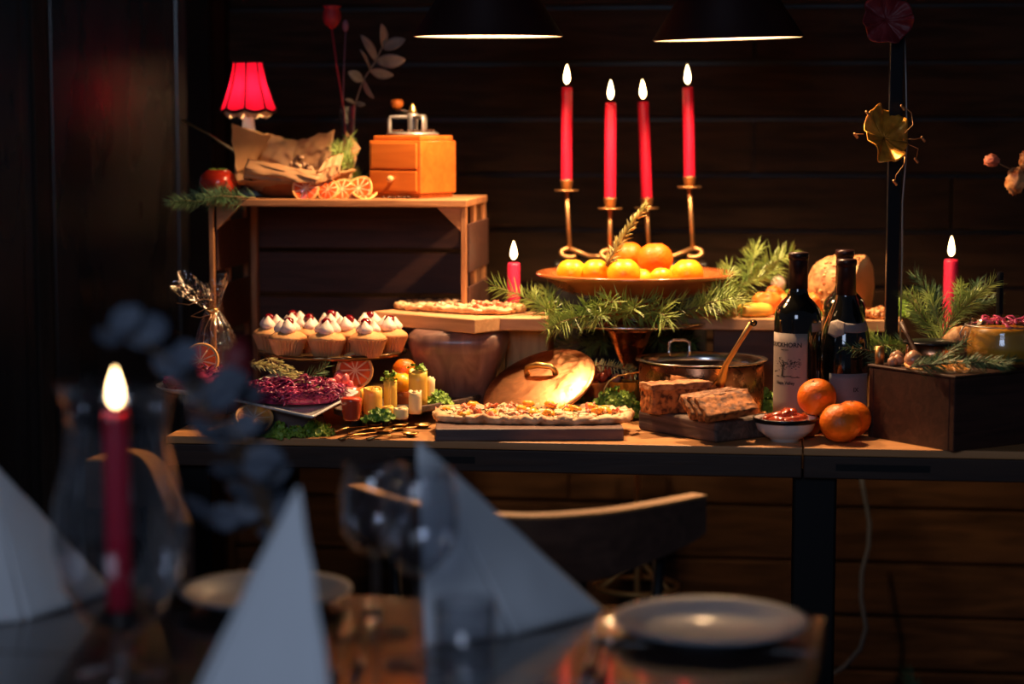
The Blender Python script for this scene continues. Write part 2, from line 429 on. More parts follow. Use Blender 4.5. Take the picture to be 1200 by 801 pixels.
struct(MB().box(0, .022, 0, .10, 0, 2.6), 'trim_2', M['trimwood'], loc=Vector((-.632, 4.22, 0)), rot=(0, 0, TH), bevel=.004)

# ------------------------------------------------------------------ buffet tables
def buffet(name, label, px0, px1, legs):
    p0 = P(600, 518, T)
    def s(px):           # distance along the front edge at which pixel px is met
        k = (px - 600) / FPX
        return (k * p0.y * 1.0 - p0.x) / (CA - k * SA)
    a, b = s(px0), s(px1)
    t = thing(name, label, 'table', (p0.x, p0.y, 0), TH)
    n = 5; dep = .70
    for i in range(n):
        MB().box(a, b, i * dep / n + .001, (i + 1) * dep / n - .001, T - .012, T).build('plank', M['table'], t, bevel=.0015)
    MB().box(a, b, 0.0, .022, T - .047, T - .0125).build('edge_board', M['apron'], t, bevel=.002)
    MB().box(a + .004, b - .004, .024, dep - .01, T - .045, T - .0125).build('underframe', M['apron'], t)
    for (x, y, ww) in legs:
        MB().box(s(x) - ww / 2, s(x) + ww / 2, y, y + .07, .0, T - .046).build('leg', M['blacksteel'], t, bevel=.004)
    return t, s
tl, sfun = buffet('buffet_table', 'long wooden buffet table under the bread boards, with cake stand and crate on it', 190, 944, ())
for px, y in ((214, .03), (214, .60)):
    x = sfun(px)
    MB().box(x - .03, x + .03, y, y + .06, 0, T - .046).build('leg', M['blacksteel'], tl, bevel=.004)
MB().box(sfun(462), sfun(556), -.0015, .01, T - .034, T - .024).build('slot', M['blacksteel'], tl)
tr, _ = buffet('buffet_table', 'second wooden table joined on at the thick black leg, under the mandarins and dark crate', 945.5, 1330, ((960, .02, .066),))
MB().box(_(984), _(1096), -.0015, .01, T - .034, T - .024).build('slot', M['blacksteel'], tr)

# power cable behind the leg
pts = [D(x, y, 4.02) for x, y in ((1007, 545), (1012, 575), (1019, 612), (1018, 640), (1010, 670), (1009, 700), (1015, 735), (1008, 760), (990, 780), (960, 800), (900, 812))]
tag(MB().tube(pts, .0045, 8).build('power_cable', M['cable']), 'thin grey power cable hanging behind the thick black table leg', 'cable')

# ------------------------------------------------------------------ pendant lamps
def pendant(px, py, d, label, tilt):
    rim = D(px, py, d)
    t = thing('pendant_lamp', label, 'pendant lamp', rim, 0, 'pendant lamps over the buffet', rot=(radians(1.2), tilt, 0))
    R = .1245
    o = MB(); o.lathe([(R, 0), (R + .002, .002), (.030, .150), (.026, .165), (.024, .20), (0.006, .205)], 48)
    o.build('shade', M['shade'], t)
    i = MB(); i.lathe([(R - .0002, .0003), (R - .004, .003), (.026, .147), (0, .149)], 48)
    i.build('shade_lining', M['shadein'], t)
    MB().lathe([(0, .092), (.012, .095), (.018, .105), (.016, .118), (.010, .130), (.010, .147)], 20).build('bulb', M['bulb'], t)
    c = [(0, 0, .2), (.005, 0, .5), (-.004, 0, .8), (0, 0, 2.59 - rim.z)]
    MB().tube(c, .0035, 8).build('hanging_cord', M['cord'], t)
    l = light('bulb_light', 'SPOT', (0, 0, .085), LAMP_POWER, LAMP_COL, shadow_soft_size=.022, spot_size=radians(172), spot_blend=.08)
    l.parent = t
    return t
pendant(572, 43, 3.47, 'dark red cone pendant lamp above the riser boards, nearer the crate', 0)
pendant(853, 46, 3.46, 'dark red cone pendant lamp above the fruit dish, slightly tilted', radians(-1.6))

# ------------------------------------------------------------------ candles
def flame_prof(h, r):
    return [(0, 0), (r * .55, h * .06), (r * .95, h * .2), (r, h * .32), (r * .86, h * .5), (r * .58, h * .7), (r * .26, h * .88), (0, h)]
def candle(label, base, h, r, cat='candle', fl=.04, mt='wax', group=None, tilt=(0, 0, 0), fr=.0062, lit=0.0):
    t = thing('candle', label, cat, base, 0, group, rot=tilt)
    MB().lathe([(0, 0), (r * .96, 0), (r, .004), (r, h - .006), (r * .9, h - .001), (r * .55, h - .002), (r * .2, h - .004), (0, h - .004)], 28,
               mod=lambda rr, z, a, j: (rr * (1 + .015 * sin(3 * a + 9 * z)), z)).build('wax', M[mt], t)
    MB().tube([(0, 0, h - .005), (0.0006, 0, h + .005), (.001, 0, h + .008)], .0008, 6).build('wick', M['wick'], t)
    MB().lathe([(a, b + h + .0045) for a, b in flame_prof(fl, fr)], 16).build('flame', M['flame'], t)
    if lit:
        l = light('flame_light', 'POINT', (0, 0, h + fl * .5), lit, (1, .55, .22), shadow_soft_size=.008); l.parent = t
    return t

# wrought candle holder behind the fruit dish
DC = 3.80
pxs = [(664, 212, 100, 228, 0.0), (715, 233, 118, 245, .0), (758, 233, 117, 250, radians(-2.5)), (808, 208, 100, 226, radians(-1.6))]
riser_z = D(738, 306, DC).z
zb = T
cx = D(738, 300, DC).x
ch = thing('candle_holder', 'slim rusty four-armed iron candle holder with scrolled feet behind the fruit dish', 'candle holder', (cx, DC, riser_z))
spots4 = []
for k, (px, cy, ty, cupy, tl_) in enumerate(pxs):
    yb = [0, .0, .05, .0][k]; yy = [0, -.05, .05, 0][k]
    top = D(px, cy, DC + yy) - Vector((cx, DC, riser_z))
    spots4.append((top + Vector((cx, DC, riser_z)), px, ty, tl_))
    # cup and drip pan
    c = MB(); zc = top.z
    c.lathe([(0, zc - .018), (.0085, zc - .018), (.0115, zc), (.0125, zc + .002), (.0105, zc + .002), (.010, zc - .001), (0, zc - .001)], 20, Matrix.Translation((top.x, top.y, 0)))
    c.build('cup', M['brassdull'], ch)
    MB().lathe([(0, zc - .020), (.021, zc - .019), (.023, zc - .016), (.020, zc - .017), (0, zc - .018)], 24, Matrix.Translation((top.x, top.y, 0))).build('drip_pan', M['brassdull'], ch)
    ftx = top.x + [.006, .0, .004, .008][k]
    MB().tube([(top.x, top.y, zc - .018), (top.x * .5 + ftx * .5, top.y, zc * .5), (ftx, top.y, .024)], .0042, 8).build('rod', M['brassdull'], ch)
    sg = -1 if ftx < 0 else 1
    sc = [(ftx + sg * (.0 + .016 * sin(a)), top.y - .012 * (1 - cos(a)) * .3, .008 + .016 * (cos(a) * .5 + .5)) for a in [i * pi / 8 for i in range(0, 11)]]
    MB().tube(sc, .0045, 8).build('scroll_foot', M['brassdull'], ch)
    MB().tube([(ftx, top.y, .024), (ftx - sg * .035, top.y * .6, .010), (0, 0, .005)], .0045, 8).build('link_bar', M['brassdull'], ch)
MB().lathe([(0, .0), (.05, 0), (.052, .003), (.045, .008), (0, .009)], 24).build('base', M['brassdull'], ch)
L4 = ['tall red taper candle at the crate end of the iron holder',
      'red taper candle second from the crate in the iron holder, set lower',
      'red taper candle right above the rosemary sprig, set lower and leaning slightly',
      'tallest red taper candle on the wine bottle side of the iron holder']
for (top, px, ty, tl_), lb in zip(spots4, L4):
    tz = D(px, ty, top.y).z
    candle(lb, top - Vector((0, 0, .002)), tz - top.z, .0103, group='red tapers in the iron holder', tilt=(0, tl_, 0), fl=.036, fr=.0059)
# box that carries it, hidden in the fir
mb = MB().box(-.14, .14, -.050, .04, 0, riser_z - T)
tag(mb.build('riser_box', M['blackpan'], loc=(cx, DC, T), rot=(0, 0, 0), bevel=.003), 'black riser box behind the fruit dish carrying the iron candle holder', 'box')

# single candles
b = D(602, 356, 3.66); b.z = T
def holder(name, label, base, r, h):
    t = thing(name, label, 'candle holder', base)
    MB().lathe([(0, 0), (r * 2.2, 0), (r * 2.2, .004), (r * .6, .01), (r * .5, h * .5), (r * .6, h - .03), (r * 1.15, h - .02), (r * 1.2, h), (r * 1.02, h), (r * .98, h - .012), (0, h - .012)], 24).build('stem', M['brassdull'], t)
    return t
hz = D(602, 366, 3.66).z - T
holder('candlestick', 'brass candlestick behind the pale wood block holding the short pink candle', b, .012, hz)
candle('short pinkish red candle burning behind the raised flatbread beside the crate post', b + Vector((0, 0, hz - .0115)), D(602, 307, 3.66).z - b.z - hz + .0115, .0112, mt='waxpink', fl=.034, fr=.0062)
b = D(1113, 380, 3.66); b.z = T
hz = D(1113, 395, 3.66).z - T
holder('candlestick', 'brass candlestick standing in the fir behind the dark crate on the bottle side', b, .012, hz)
candle('pinkish red candle burning in the fir behind the relish jar', b + Vector((0, 0, hz - .0115)), D(1113, 303, 3.66).z - b.z - hz + .0115, .0125, mt='waxpink', fl=.037, fr=.0058)

# ------------------------------------------------------------------ greenery
def needles_at(mb, p, d, L, w, rr):
    d = d.normalized()
    u = d.cross(Vector((0, 0, 1)))
    if u.length < 1e-3: u = Vector((1, 0, 0))
    u.normalize(); v = d.cross(u)
    bend = Vector((rr.uniform(-.12, .12), rr.uniform(-.12, .12), rr.uniform(-.15, .1))) * L
    mid = p + d * L * .55 + bend * .3; tip = p + d * L + bend
    vs = []
    for q, ww in ((p, w * .7), (mid, w)):
        for k in range(3):
            a = 2 * pi * k / 3
            vs.append(q + (u * cos(a) + v * sin(a)) * ww)
    vs.append(tip)
    mb.add(vs, [(0, 1, 4, 3), (1, 2, 5, 4), (2, 0, 3, 5), (3, 4, 6), (4, 5, 6), (5, 3, 6)], None, False)
def sprig(name, label, cat, pts, L=.03, n=110, w=.0007, mt='needle', twigs=0, seed=1, spread=1.0, group=None, fwd=.7, stem=.0018, clear_z=None):
    rr = random.Random(seed)
    pts = [Vector(p) for p in pts]
    t = thing(name, label, cat, pts[0], 0, group)
    o = pts[0]
    paths = [[p - o for p in pts]]
    for k in range(twigs):
        f = (k + 1) / (twigs + 1.5)
        i = min(int(f * (len(pts) - 1)), len(pts) - 2)
        a = pts[i].lerp(pts[i + 1], f * (len(pts) - 1) - i) - o
        di = (pts[i + 1] - pts[i]).normalized()
        sd = di.cross(Vector((0, 0, 1))).normalized() * (1 if k % 2 else -1)
        e = (di * .8 + sd * .8 + Vector((0, 0, rr.uniform(-.1, .35)))) * rr.uniform(.05, .08)
        paths.append([a, a + e * .5 + Vector((0, 0, .003)), a + e])
    st = MB(); nd = MB()
    for q, path in enumerate(paths):
        m = len(path)
        st.tube(path, [stem * (1 - .6 * i / (m - 1)) * (1 if q == 0 else .6) for i in range(m)], 6)
        tot = sum((path[i + 1] - path[i]).length for i in range(m - 1))
        cnt = int(n * (1 if q == 0 else .5))
        for c in range(cnt):
            f = (c + .5) / cnt * .995
            g = f * (m - 1); i = min(int(g), m - 2)
            p = path[i].lerp(path[i + 1], g - i)
            di = (path[i + 1] - path[i]).normalized()
            x = di.cross(Vector((.1, .2, 1))).normalized(); y = di.cross(x)
            a = rr.uniform(0, 2 * pi)
            dd = di * (fwd + .5 * f) + (x * cos(a) + y * sin(a)) * spread * rr.uniform(.7, 1.1)
            if clear_z is not None and (o + p + dd.normalized() * L).z < clear_z:
                dd.z = abs(dd.z) * .3 + max(0, (clear_z - o.z - p.z)) / L
            needles_at(nd, p, dd, L * rr.uniform(.7, 1.1) * (1 - .35 * f * f), w, rr)
    st.build('stem', M['stem'], t)
    tag(nd.build('needles', M[mt], t), kind='stuff')
    return t
def ruffle(mb, c, nrm, r, rr, n=12):
    nrm = nrm.normalized()
    u = nrm.cross(Vector((.3, .2, 1))).normalized(); v = nrm.cross(u)
    vs = [c - nrm * r * .25]; ph = rr.uniform(0, 6); k = rr.choice((4, 5, 6))
    for ring, (f, am) in enumerate(((.5, .12), (1.0, .38))):
        for i in range(n):
            a = 2 * pi * i / n
            h = am * sin(k * a + ph) + rr.uniform(-.1, .1) * ring
            vs.append(c + (u * cos(a) + v * sin(a)) * r * f * rr.uniform(.85, 1.1) + nrm * r * (h + .15 * f))
    fs = [(0, 1 + i, 1 + (i + 1) % n) for i in range(n)]
    fs += [(1 + i, 1 + n + i, 1 + n + (i + 1) % n, 1 + (i + 1) % n) for i in range(n)]
    mb.add(vs, fs, None, True)
def kale(name, label, cat, base, size, n=90, r=.010, mt='kale', seed=1, rz=0, group=None):
    """a bunch of curly leaves filling a low mound: size=(half x, half y, height)"""
    rr = random.Random(seed)
    t = thing(name, label, cat, base, rz, group)
    mb = MB()
    sx, sy, sz = size
    for k in range(n):
        a = rr.uniform(0, 2 * pi); f = math.sqrt(rr.random()); h = rr.random()
        x, y = f * cos(a), f * sin(a)
        z = (1 - (x * x + y * y) * .75) * sz * (.35 + .65 * h)
        ruffle(mb, Vector((x * sx, y * sy, max(z, r * .5))), Vector((x * .8 + rr.uniform(-.5, .5), y * .8 - .3 + rr.uniform(-.5, .5), .7)), r * rr.uniform(.7, 1.2), rr)
    tag(mb.build('curly_leaves', M[mt], t), kind='stuff')
    MB().tube([(-sx * .7, 0, .004), (0, .002, .006), (sx * .6, 0, sz * .4)], .0028, 6).build('stalk', M['parsley'], t)
    return t

# ------------------------------------------------------------------ fruit
def citrus(name, label, base, r, mt='orange', group=None, seed=0, sq=.93, rot=None, leaf=True):
    t = thing(name, label, name.split('_')[-1] if name != 'mandarin' else 'mandarin', base, 0, group, rot=rot)
    def md(rr, z, a, j): return rr * (1 + .02 * sin(9 * a)) , z
    mb = MB(); prof = []
    for j in range(17):
        ph = -pi / 2 + pi * j / 16
        dip = .10 * math.exp(-((ph - pi / 2) / .22) ** 2)
        prof.append((r * cos(ph) if 0 < j < 16 else 0, r * sq * (1 + sin(ph)) - dip * r))
    mb.lathe(prof, 32, mod=lambda rr, z, a, j: (rr * (1 + .018 * noise.noise(Vector((cos(a) * 2, sin(a) * 2, z * 60 + seed)))), z))
    mb.build('peel', M[mt], t)
    if leaf:
        mb = MB(); zt = 2 * r * sq - .10 * r
        for i in range(5):
            a = i * 2 * pi / 5
            mb.add([(0, 0, zt + .0015), (.0035 * cos(a - .4), .0035 * sin(a - .4), zt + .0005), (.005 * cos(a), .005 * sin(a), zt + .001), (.0035 * cos(a + .4), .0035 * sin(a + .4), zt + .0005)], [(0, 1, 2), (0, 2, 3)], None, False)
        mb.lathe([(0, zt - .0005), (.0018, zt), (.0015, zt + .002), (0, zt + .0022)], 8)
        mb.build('calyx', M['stem'], t)
    return t
def slice_disc(name, label, cat, base, r, th=.006, flesh='citrusflesh', rot=(0, 0, 0), warp=0.0, seed=0, group=None, segs=9):
    """citrus slice: rind ring, pith disc, and wedge segments each their own piece"""
    t = thing(name, label, cat, base, 0, group, rot=rot)
    def wz(x, y): return warp * (sin(x / r * 2.2 + seed) * .5 + (x * x - y * y) / (r * r) * .6) * r
    def bend(mb):
        mb.v = [(x, y, z + wz(x, y)) for x, y, z in mb.v]; return mb
    bend(MB().lathe([(r * .90, 0), (r, th * .15), (r, th * .85), (r * .90, th), (r * .885, th * .5), (r * .90, 0)], 36)).build('rind', M['citrusrind'], t)
    bend(MB().lathe([(0, th * .12), (r * .45, th * .12), (r * .9, th * .12), (r * .9, th * .88), (r * .45, th * .88), (0, th * .88)], 30)).build('pith', M['pith'], t)
    for s in (0, 1):
        for k in range(segs):
            a0 = 2 * pi * (k + .09) / segs; a1 = 2 * pi * (k + .91) / segs
            zt = th * 1.02 if s else -th * .02; zi = th * .8 if s else th * .2
            vs = []
            ring = [(r * .10, (a0 + a1) / 2)] + [(r * .84, a0 + (a1 - a0) * q / 4) for q in range(5)]
            ring.insert(1, (r * .45, a0 + .05)); ring.append((r * .45, a1 - .05))
            for rr_, a in ring: vs.append((rr_ * cos(a), rr_ * sin(a), zi))
            for rr_, a in ring: vs.append((rr_ * .985 * cos(a), rr_ * .985 * sin(a), zt))
            n = len(ring)
            fs = [tuple(range(n, 2 * n)), tuple(range(n - 1, -1, -1))] + [(i, (i + 1) % n, n + (i + 1) % n, n + i) for i in range(n)]
            bend(MB().add(vs, fs, None, False)).build('segment', M[flesh], t)
    return t

# ================================================================== WOODEN CRATE AND WHAT STANDS ON IT
CD = 3.60
cw = (550 - 245) / FPX * CD
c0 = D(247, 470, CD)
cz = D(400, 233, CD).z - T
cr = thing('wooden_crate', 'upturned open wooden crate standing on the buffet under the coffee grinder and small lamp', 'crate', (c0.x, CD + .005, T), TH)
cd = .26
MB().box(-.002, cw + .002, -.004, cd * .5 - .001, cz - .013, cz).build('top_board', M['crate'], cr, bevel=.002)
MB().box(-.002, cw + .002, cd * .5 + .001, cd + .004, cz - .013, cz).build('top_board', M['crate'], cr, bevel=.002)
for x in (0, cw - .009):
    for y in (0, cd * .42, cd - .022):
        MB().box(x, x + .009, y, y + (.010 if x == 0 else .022), 0, cz - .013).build('side_post', M['crate_v'], cr, bevel=.0015)
    for k in range(3):
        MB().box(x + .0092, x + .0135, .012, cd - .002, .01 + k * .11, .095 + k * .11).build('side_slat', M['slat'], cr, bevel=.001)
for x, s in ((.0137, 1), (cw - .009, -1)):
    for y in (cd - .02,):
        MB().box(min(x, x + s * .012), max(x, x + s * .012), y, y + .018, 0, cz - .014).build('corner_post', M['crate_v'], cr, bevel=.0015)
    tri = [(0, 0), (s * .042, 0), (0, -.042)]
    m = Matrix.Translation((x, .002, cz - .0135)) @ Matrix.Rotation(pi / 2, 4, 'X')
    if s < 0: tri = tri[::-1]
    MB().prism(tri, -.010, 0, m).build('corner_brace', M['crate'], cr, bevel=.001)
for k in range(4):
    h = (cz - .02) / 4
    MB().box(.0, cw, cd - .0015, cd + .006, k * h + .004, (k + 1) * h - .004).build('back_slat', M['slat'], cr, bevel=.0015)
CT = T + cz
# small lamp
def wavy_shade(t):
    H = .088
    r0, r1 = .027, .051
    def fn(u, v, off=0):
        a = 2 * pi * u; seg = (a * 8 / (2 * pi)) % 1
        z = v
        rr = r1 + (r0 - r1) * (1 - (1 - z) ** 1.5)
        rr *= 1 - .05 * (1 - abs(2 * seg - 1)) * (1)
        zz = z * .086 - (.005 * sin(pi * seg) * (1 - z) if z < 1 else 0) + .0
        return Vector(((rr + off) * cos(a), (rr + off) * sin(a), zz))
    MB().grid(lambda u, v: fn(u, v), 96, 10).build('fabric_shade', M['shadered'], t)
    for k in range(8):
        u = k / 8
        MB().tube([fn(u, j / 10, .0006) for j in range(11)], .0017, 6).build('seam_cord', M['trimblack'], t)
    for v, rr in ((0, .0028), (1, .0024)):
        MB().tube([fn(i / 96, v, .0005) for i in range(97)], rr, 6).build('lace_edge', M['trimblack'], t)
    def fr(u, v):
        a = 2 * pi * u; seg = (a * 8 / (2 * pi)) % 1
        zz = -.005 * sin(pi * seg) - v * (.010 + .003 * sin(16 * a))
        rr = r1 * (1 - .05 * (1 - abs(2 * seg - 1))) - .001 - .012 * v + .002 * sin(24 * a) * v
        return Vector((rr * cos(a), rr * sin(a), zz))
    MB().grid(fr, 96, 4).build('frill', M['lampfrill'], t)
lb = D(291, 128, 3.78)
lamp = thing('table_lamp', 'small table lamp with glowing red scalloped fabric shade on the crate behind the parchment', 'lamp', (lb.x, lb.y, CT))
sh = thing('lamp_shade', None, None, (0, 0, lb.z - CT)); sh.parent = lamp
wavy_shade(sh)
hl = lb.z - CT
MB().lathe([(0, 0), (.028, 0), (.028, .006), (.010, .014), (.007, .03), (.013, .05), (.016, hl * .62), (.010, hl - .016), (.006, hl - .01), (.010, hl - .002), (.006, hl + .012), (0, hl + .013)], 24).build('stem', M['porcelain'], lamp)
MB().lathe([(0, hl + .012), (.009, hl + .02), (.012, hl + .032), (.008, hl + .045), (0, hl + .05)], 16).build('bulb', M['bulb'], lamp)
l = light('bulb_light', 'POINT', (0, 0, hl + .034), 1.7, (1, .62, .35), shadow_soft_size=.013); l.parent = lamp

# coffee grinder
g = D(484, 231, 3.69)
gr = thing('coffee_grinder', 'old orange-varnished wooden coffee grinder with grey iron crank top on the crate', 'coffee grinder', (g.x, g.y, CT), radians(-32))
W = .056; H = D(484, 158, 3.69).z - CT - .010
for x0, x1, y0, y1 in ((-W, W, -W, W),):
    MB().box(-W + .004, W - .004, -W + .004, W - .004, 0, .008).build('foot_board', M['grinder'], gr, bevel=.002)
    MB().box(-W, W, -W, W, .008, H).build('body', M['grinder'], gr, bevel=.002)
    MB().box(-W + .006, W - .004, -W + .004, W - .004, H, H + .009).build('lid', M['grinder'], gr, bevel=.002)
drh = H * .47
df = MB().box(-W + .003, W - .008, -W - .004, -W + .003, .012, drh).build('drawer', M['grinder'], gr, bevel=.0015)
MB().box(-W + .006, W - .008, -W - .003, -W + .003, drh + .004, H - .004).build('front_panel', M['grinder'], gr, bevel=.0015)
MB().lathe([(0, 0), (.003, 0), (.0035, .004), (.0062, .008), (.0055, .012), (0, .0135)], 16, Matrix.Translation((-.002, -W - .003, .034)) @ Matrix.Rotation(pi / 2, 4, 'X')).build('drawer_knob', M['knobwood'], df)
MB().lathe([(0, H + .009), (.046, H + .009), (.047, H + .013), (.040, H + .0155), (.02, H + .013), (0, H + .013)], 32).build('hopper_plate', M['iron'], gr)
for k in range(3):
    a = k * 2 * pi / 3 + radians(32 + 180)
    arc = []
    for q in range(9):
        f = q / 8
        rr = .041 * min(1, (1 - f) * 1.5) ** .6 if f > .33 else .041
        rr = .041 * (1 - max(0, (f - .45) / .55) ** 1.3)
        z = H + .012 + .030 * min(1, f / .5) ** .75
        arc.append((rr * cos(a), rr * sin(a), z))
    MB().tube(arc, .0048, 10, flat=.7).build('bracket_arm', M['iron'], gr)
MB().lathe([(.009, H + .014), (.0095, H + .036), (.011, H + .046), (.008, H + .049), (0, H + .050)], 20).build('crank_hub', M['iron'], gr)
MB().lathe([(0, H + .049), (.0075, H + .050), (.0075, H + .054), (.006, H + .055), (.0062, H + .059), (.003, H + .063), (.002, H + .066), (0, H + .067)], 16).build('cap_nut', M['brass'], gr)
ka = radians(120 + 32)
kx, ky = .062 * cos(ka), .062 * sin(ka)
MB().tube([(0, 0, H + .050), (kx * .5, ky * .5, H + .052), (kx, ky, H + .054)], .0026, 8).build('crank_arm', M['iron'], gr)
MB().lathe([(0, H + .056), (.006, H + .056), (.0115, H + .063), (.0122, H + .069), (.010, H + .0735), (0, H + .075)], 20, Matrix.Translation((kx, ky, 0))).build('crank_knob', M['grinder'], gr)
mb = MB(); rr = random.Random(3)
for k in range(34):
    a = rr.uniform(0, 2 * pi); q = rr.uniform(.02, .044)
    mb.blob((.0035, .0025, .002), k, n=8, k=5, m=Matrix.Translation((q * cos(a), q * sin(a), H + .0175)) @ RZ(rr.uniform(0, 3)))
tag(mb.build('coffee_beans', M['bean'], gr), kind='stuff')
mb = MB()
for k in range(16):
    p = P(rr.uniform(448, 478), rr.uniform(231.2, 232.5), CT + .002) 
    mb.blob((.0038, .0027, .002), k, n=8, k=5, m=Matrix.Translation((p.x, D(460, 230, 3.617).y + rr.uniform(-.0, .014), CT + .0022)) @ RZ(rr.uniform(0, 3)))
tag(mb.build('coffee_beans', M['bean']), 'dark coffee beans spilled on the crate in front of the grinder', 'beans', kind='stuff')

# brass pan with baking parchment and nuts
pc = D(346, 236, 3.71)
pan = thing('saucepan', 'shallow pan with long brass handle on the crate lined with baking parchment', 'pan', (pc.x, pc.y, CT))
MB().lathe([(0, 0), (.050, 0), (.066, .006), (.078, .022), (.086, .036), (.088, .037), (.085, .034), (.075, .020), (.062, .008), (0, .004)], 40).build('bowl', M['dish'], pan)
h0 = D(276, 178, 3.70) - Vector((pc.x, pc.y, CT)); h1 = D(214, 141, 3.72) - Vector((pc.x, pc.y, CT))
s0_ = Vector((-.08, 0, .030))
MB().tube([s0_, s0_.lerp(h0, .6), h0, h0.lerp(h1, .5) + Vector((0, 0, .003)), h1], [.006, .0055, .0055, .0042, .0035], 10, flat=.6).build('handle', M['brass'], pan)
par = thing('baking_parchment', 'crumpled brown baking parchment lining the brass-handled pan, corners standing up', 'paper', (pc.x, pc.y, CT))
def parch(u, v):
    # four cornered sheet, back corners standing tall, front folded low
    x = (u - .5) * 2; y = (v - .5) * 2
    r = max(abs(x), abs(y)); ang_ = math.atan2(y, x)
    rad = .052 * min(r / .55, 1) + .050 * max(0, r - .55) / .45
    n = Vector((x, y)); L_ = n.length or 1
    px_, py_ = rad * x / L_ * (1.0 + .18 * (abs(x * y) > .4)), rad * y / L_
    z = .0055
    if r > .55:
        f = (r - .55) / .45
        hgt = .024 + (.040 + .030 * abs(x) ** 1.5) * max(0, .25 + .75 * y) if y > -.35 else .026 + .018 * max(0, x)
        if y > -.2: hgt += .018 * abs(x) ** 2
        z += f * hgt
    z += .004 * noise.noise(Vector((px_ * 40, py_ * 40, z * 30))) * min(1, r)
    px_ += .005 * noise.noise(Vector((px_ * 25, py_ * 25, 5 + z * 20))) * r
    py_ += .008 * noise.noise(Vector((px_ * 22, z * 30, 9))) * r
    return Vector((px_ * 1.06, py_ * .86, z))
MB().grid(parch, 40, 40, th=.0005).build('sheet', M['parchment'], par)
def flap(pts, nm='flap'):
    q = [D(x, y, d) - Vector((pc.x, pc.y, CT)) for x, y, d in pts]
    def fn(u, v):
        a = q[0].lerp(q[1], u); b = q[3].lerp(q[2], u); p = a.lerp(b, v)
        return p + Vector((0, -.008 * sin(pi * v) , 0)) + Vector((.002, .007, .004)) * noise.noise(Vector((u * 4 + q[0].x * 50, v * 4, 1))) + Vector((0, .003, .0015)) * noise.noise(Vector((u * 9, v * 9 + q[1].z * 80, 4)))
    MB().grid(fn, 22, 16, th=.0005).build(nm, M['parchment'], par)
flap([(285, 208, 3.625), (370, 216, 3.612), (378, 202, 3.618), (290, 186, 3.63)])
flap([(362, 218, 3.610), (398, 208, 3.625), (402, 179, 3.64), (382, 186, 3.63)])
flap([(278, 202, 3.64), (300, 190, 3.72), (318, 158, 3.775), (271, 145, 3.70)])
flap([(300, 196, 3.76), (345, 200, 3.77), (352, 166, 3.79), (312, 156, 3.78)])
flap([(340, 200, 3.77), (386, 196, 3.74), (392, 152, 3.76), (348, 165, 3.79)])
mb = MB(); rr = random.Random(8)
for k in range(260):
    a = rr.uniform(0, 2 * pi); f = math.sqrt(rr.random())
    mb.blob((.0045 * rr.uniform(.7, 1.2), .0035, .003), k, .3, n=7, k=5, m=Matrix.Translation((.010 + f * .034 * cos(a), f * .035 * sin(a), .022 + (1 - f * f) * .056 * rr.random())) @ Euler((rr.uniform(0, 3), rr.uniform(0, 3), 0)).to_matrix().to_4x4())
tag(mb.build('nut_mix', M['nuts'], loc=(pc.x, pc.y, CT)), 'heap of chopped mixed nuts on the parchment in the pan', 'nuts', kind='stuff')

# red fruit left of the pan
for (px, py, d, r, lab) in ((255, 231, 3.645, .033, 'shiny red tomato on the crate beside the brass pan, the brighter of two'), (236, 235, 3.73, .028, 'dark red tomato half hidden behind the brighter one at the crate corner')):
    p = D(px, py, d)
    t = thing('tomato', lab, 'tomato', (max(p.x, c0.x + .012), p.y, CT), 0, 'tomatoes on the crate')
    MB().lathe([(0, .002), (r * .5, 0), (r * .85, r * .25), (r * 1.04, r * .75), (r * .95, r * 1.2), (r * .6, r * 1.52), (r * .2, r * 1.5), (0, r * 1.44)], 32, mod=lambda q, z, a, j: (q * (1 + .025 * cos(5 * a)), z)).build('skin', M['tomato'], t)
    mb = MB()
    for k in range(5):
        a = k * 2 * pi / 5
        mb.tube([(0, 0, r * 1.46), (r * .3 * cos(a), r * .3 * sin(a), r * 1.54), (r * .55 * cos(a), r * .55 * sin(a), r * 1.56)], [.0015, .002, .0004], 5)
    mb.build('calyx', M['parsley'], t)
# fir on the crate
sprig('fir_sprig', 'dark fir sprig hanging over the crate corner under the tomatoes', 'fir sprig', [D(300, 232, 3.60), D(268, 230, 3.59), D(235, 236, 3.585), D(208, 240, 3.58)], .032, 150, .0007, 'needledark', 3, 1)
sprig('fir_sprig', 'dark fir tuft pointing at the camera in front of the brighter tomato', 'fir sprig', [D(266, 233, 3.62), D(262, 230, 3.585), D(259, 226, 3.55)], .034, 90, .0007, 'needledark', 0, 2, 1.3, fwd=.3)
sprig('fir_sprig', 'green fir sprig standing between glass vase and parchment on the crate', 'fir sprig', [D(424, 222, 3.70), D(408, 196, 3.70), D(396, 172, 3.71)], .034, 130, .0008, 'needle', 2, 3, .9)
# dried orange slices along the crate front
for k, (px, py, d, r, rot, lab) in enumerate((
        (358, 227, 3.625, .024, (radians(75), 0, radians(10)), 'dried blood orange slice propped up under the parchment, nearest the pan'),
        (385, 229, 3.622, .020, (radians(62), radians(20), radians(-20)), 'thick dried orange wedge slice leaning beside the propped one'),
        (402, 231, 3.635, .022, (radians(55), radians(-35), radians(12)), 'dried orange slice tilted steeply before the fir on the crate'),
        (422, 230, 3.63, .025, (radians(60), radians(-30), radians(-10)), 'large dried orange slice showing red flesh closest to the coffee grinder'),
        (428, 235, 3.615, .022, (radians(6), radians(-5), 0), 'dried orange slice lying flat at the crate edge before the grinder'))):
    p = D(px, py, d)
    slice_disc('orange_slice', lab, 'orange slice', (p.x, p.y, CT + (r * .75 * abs(sin(rot[0])) if k < 4 else .003)), r, .005, 'citrusflesh', rot, .25, k, 'dried orange slices on the crate')
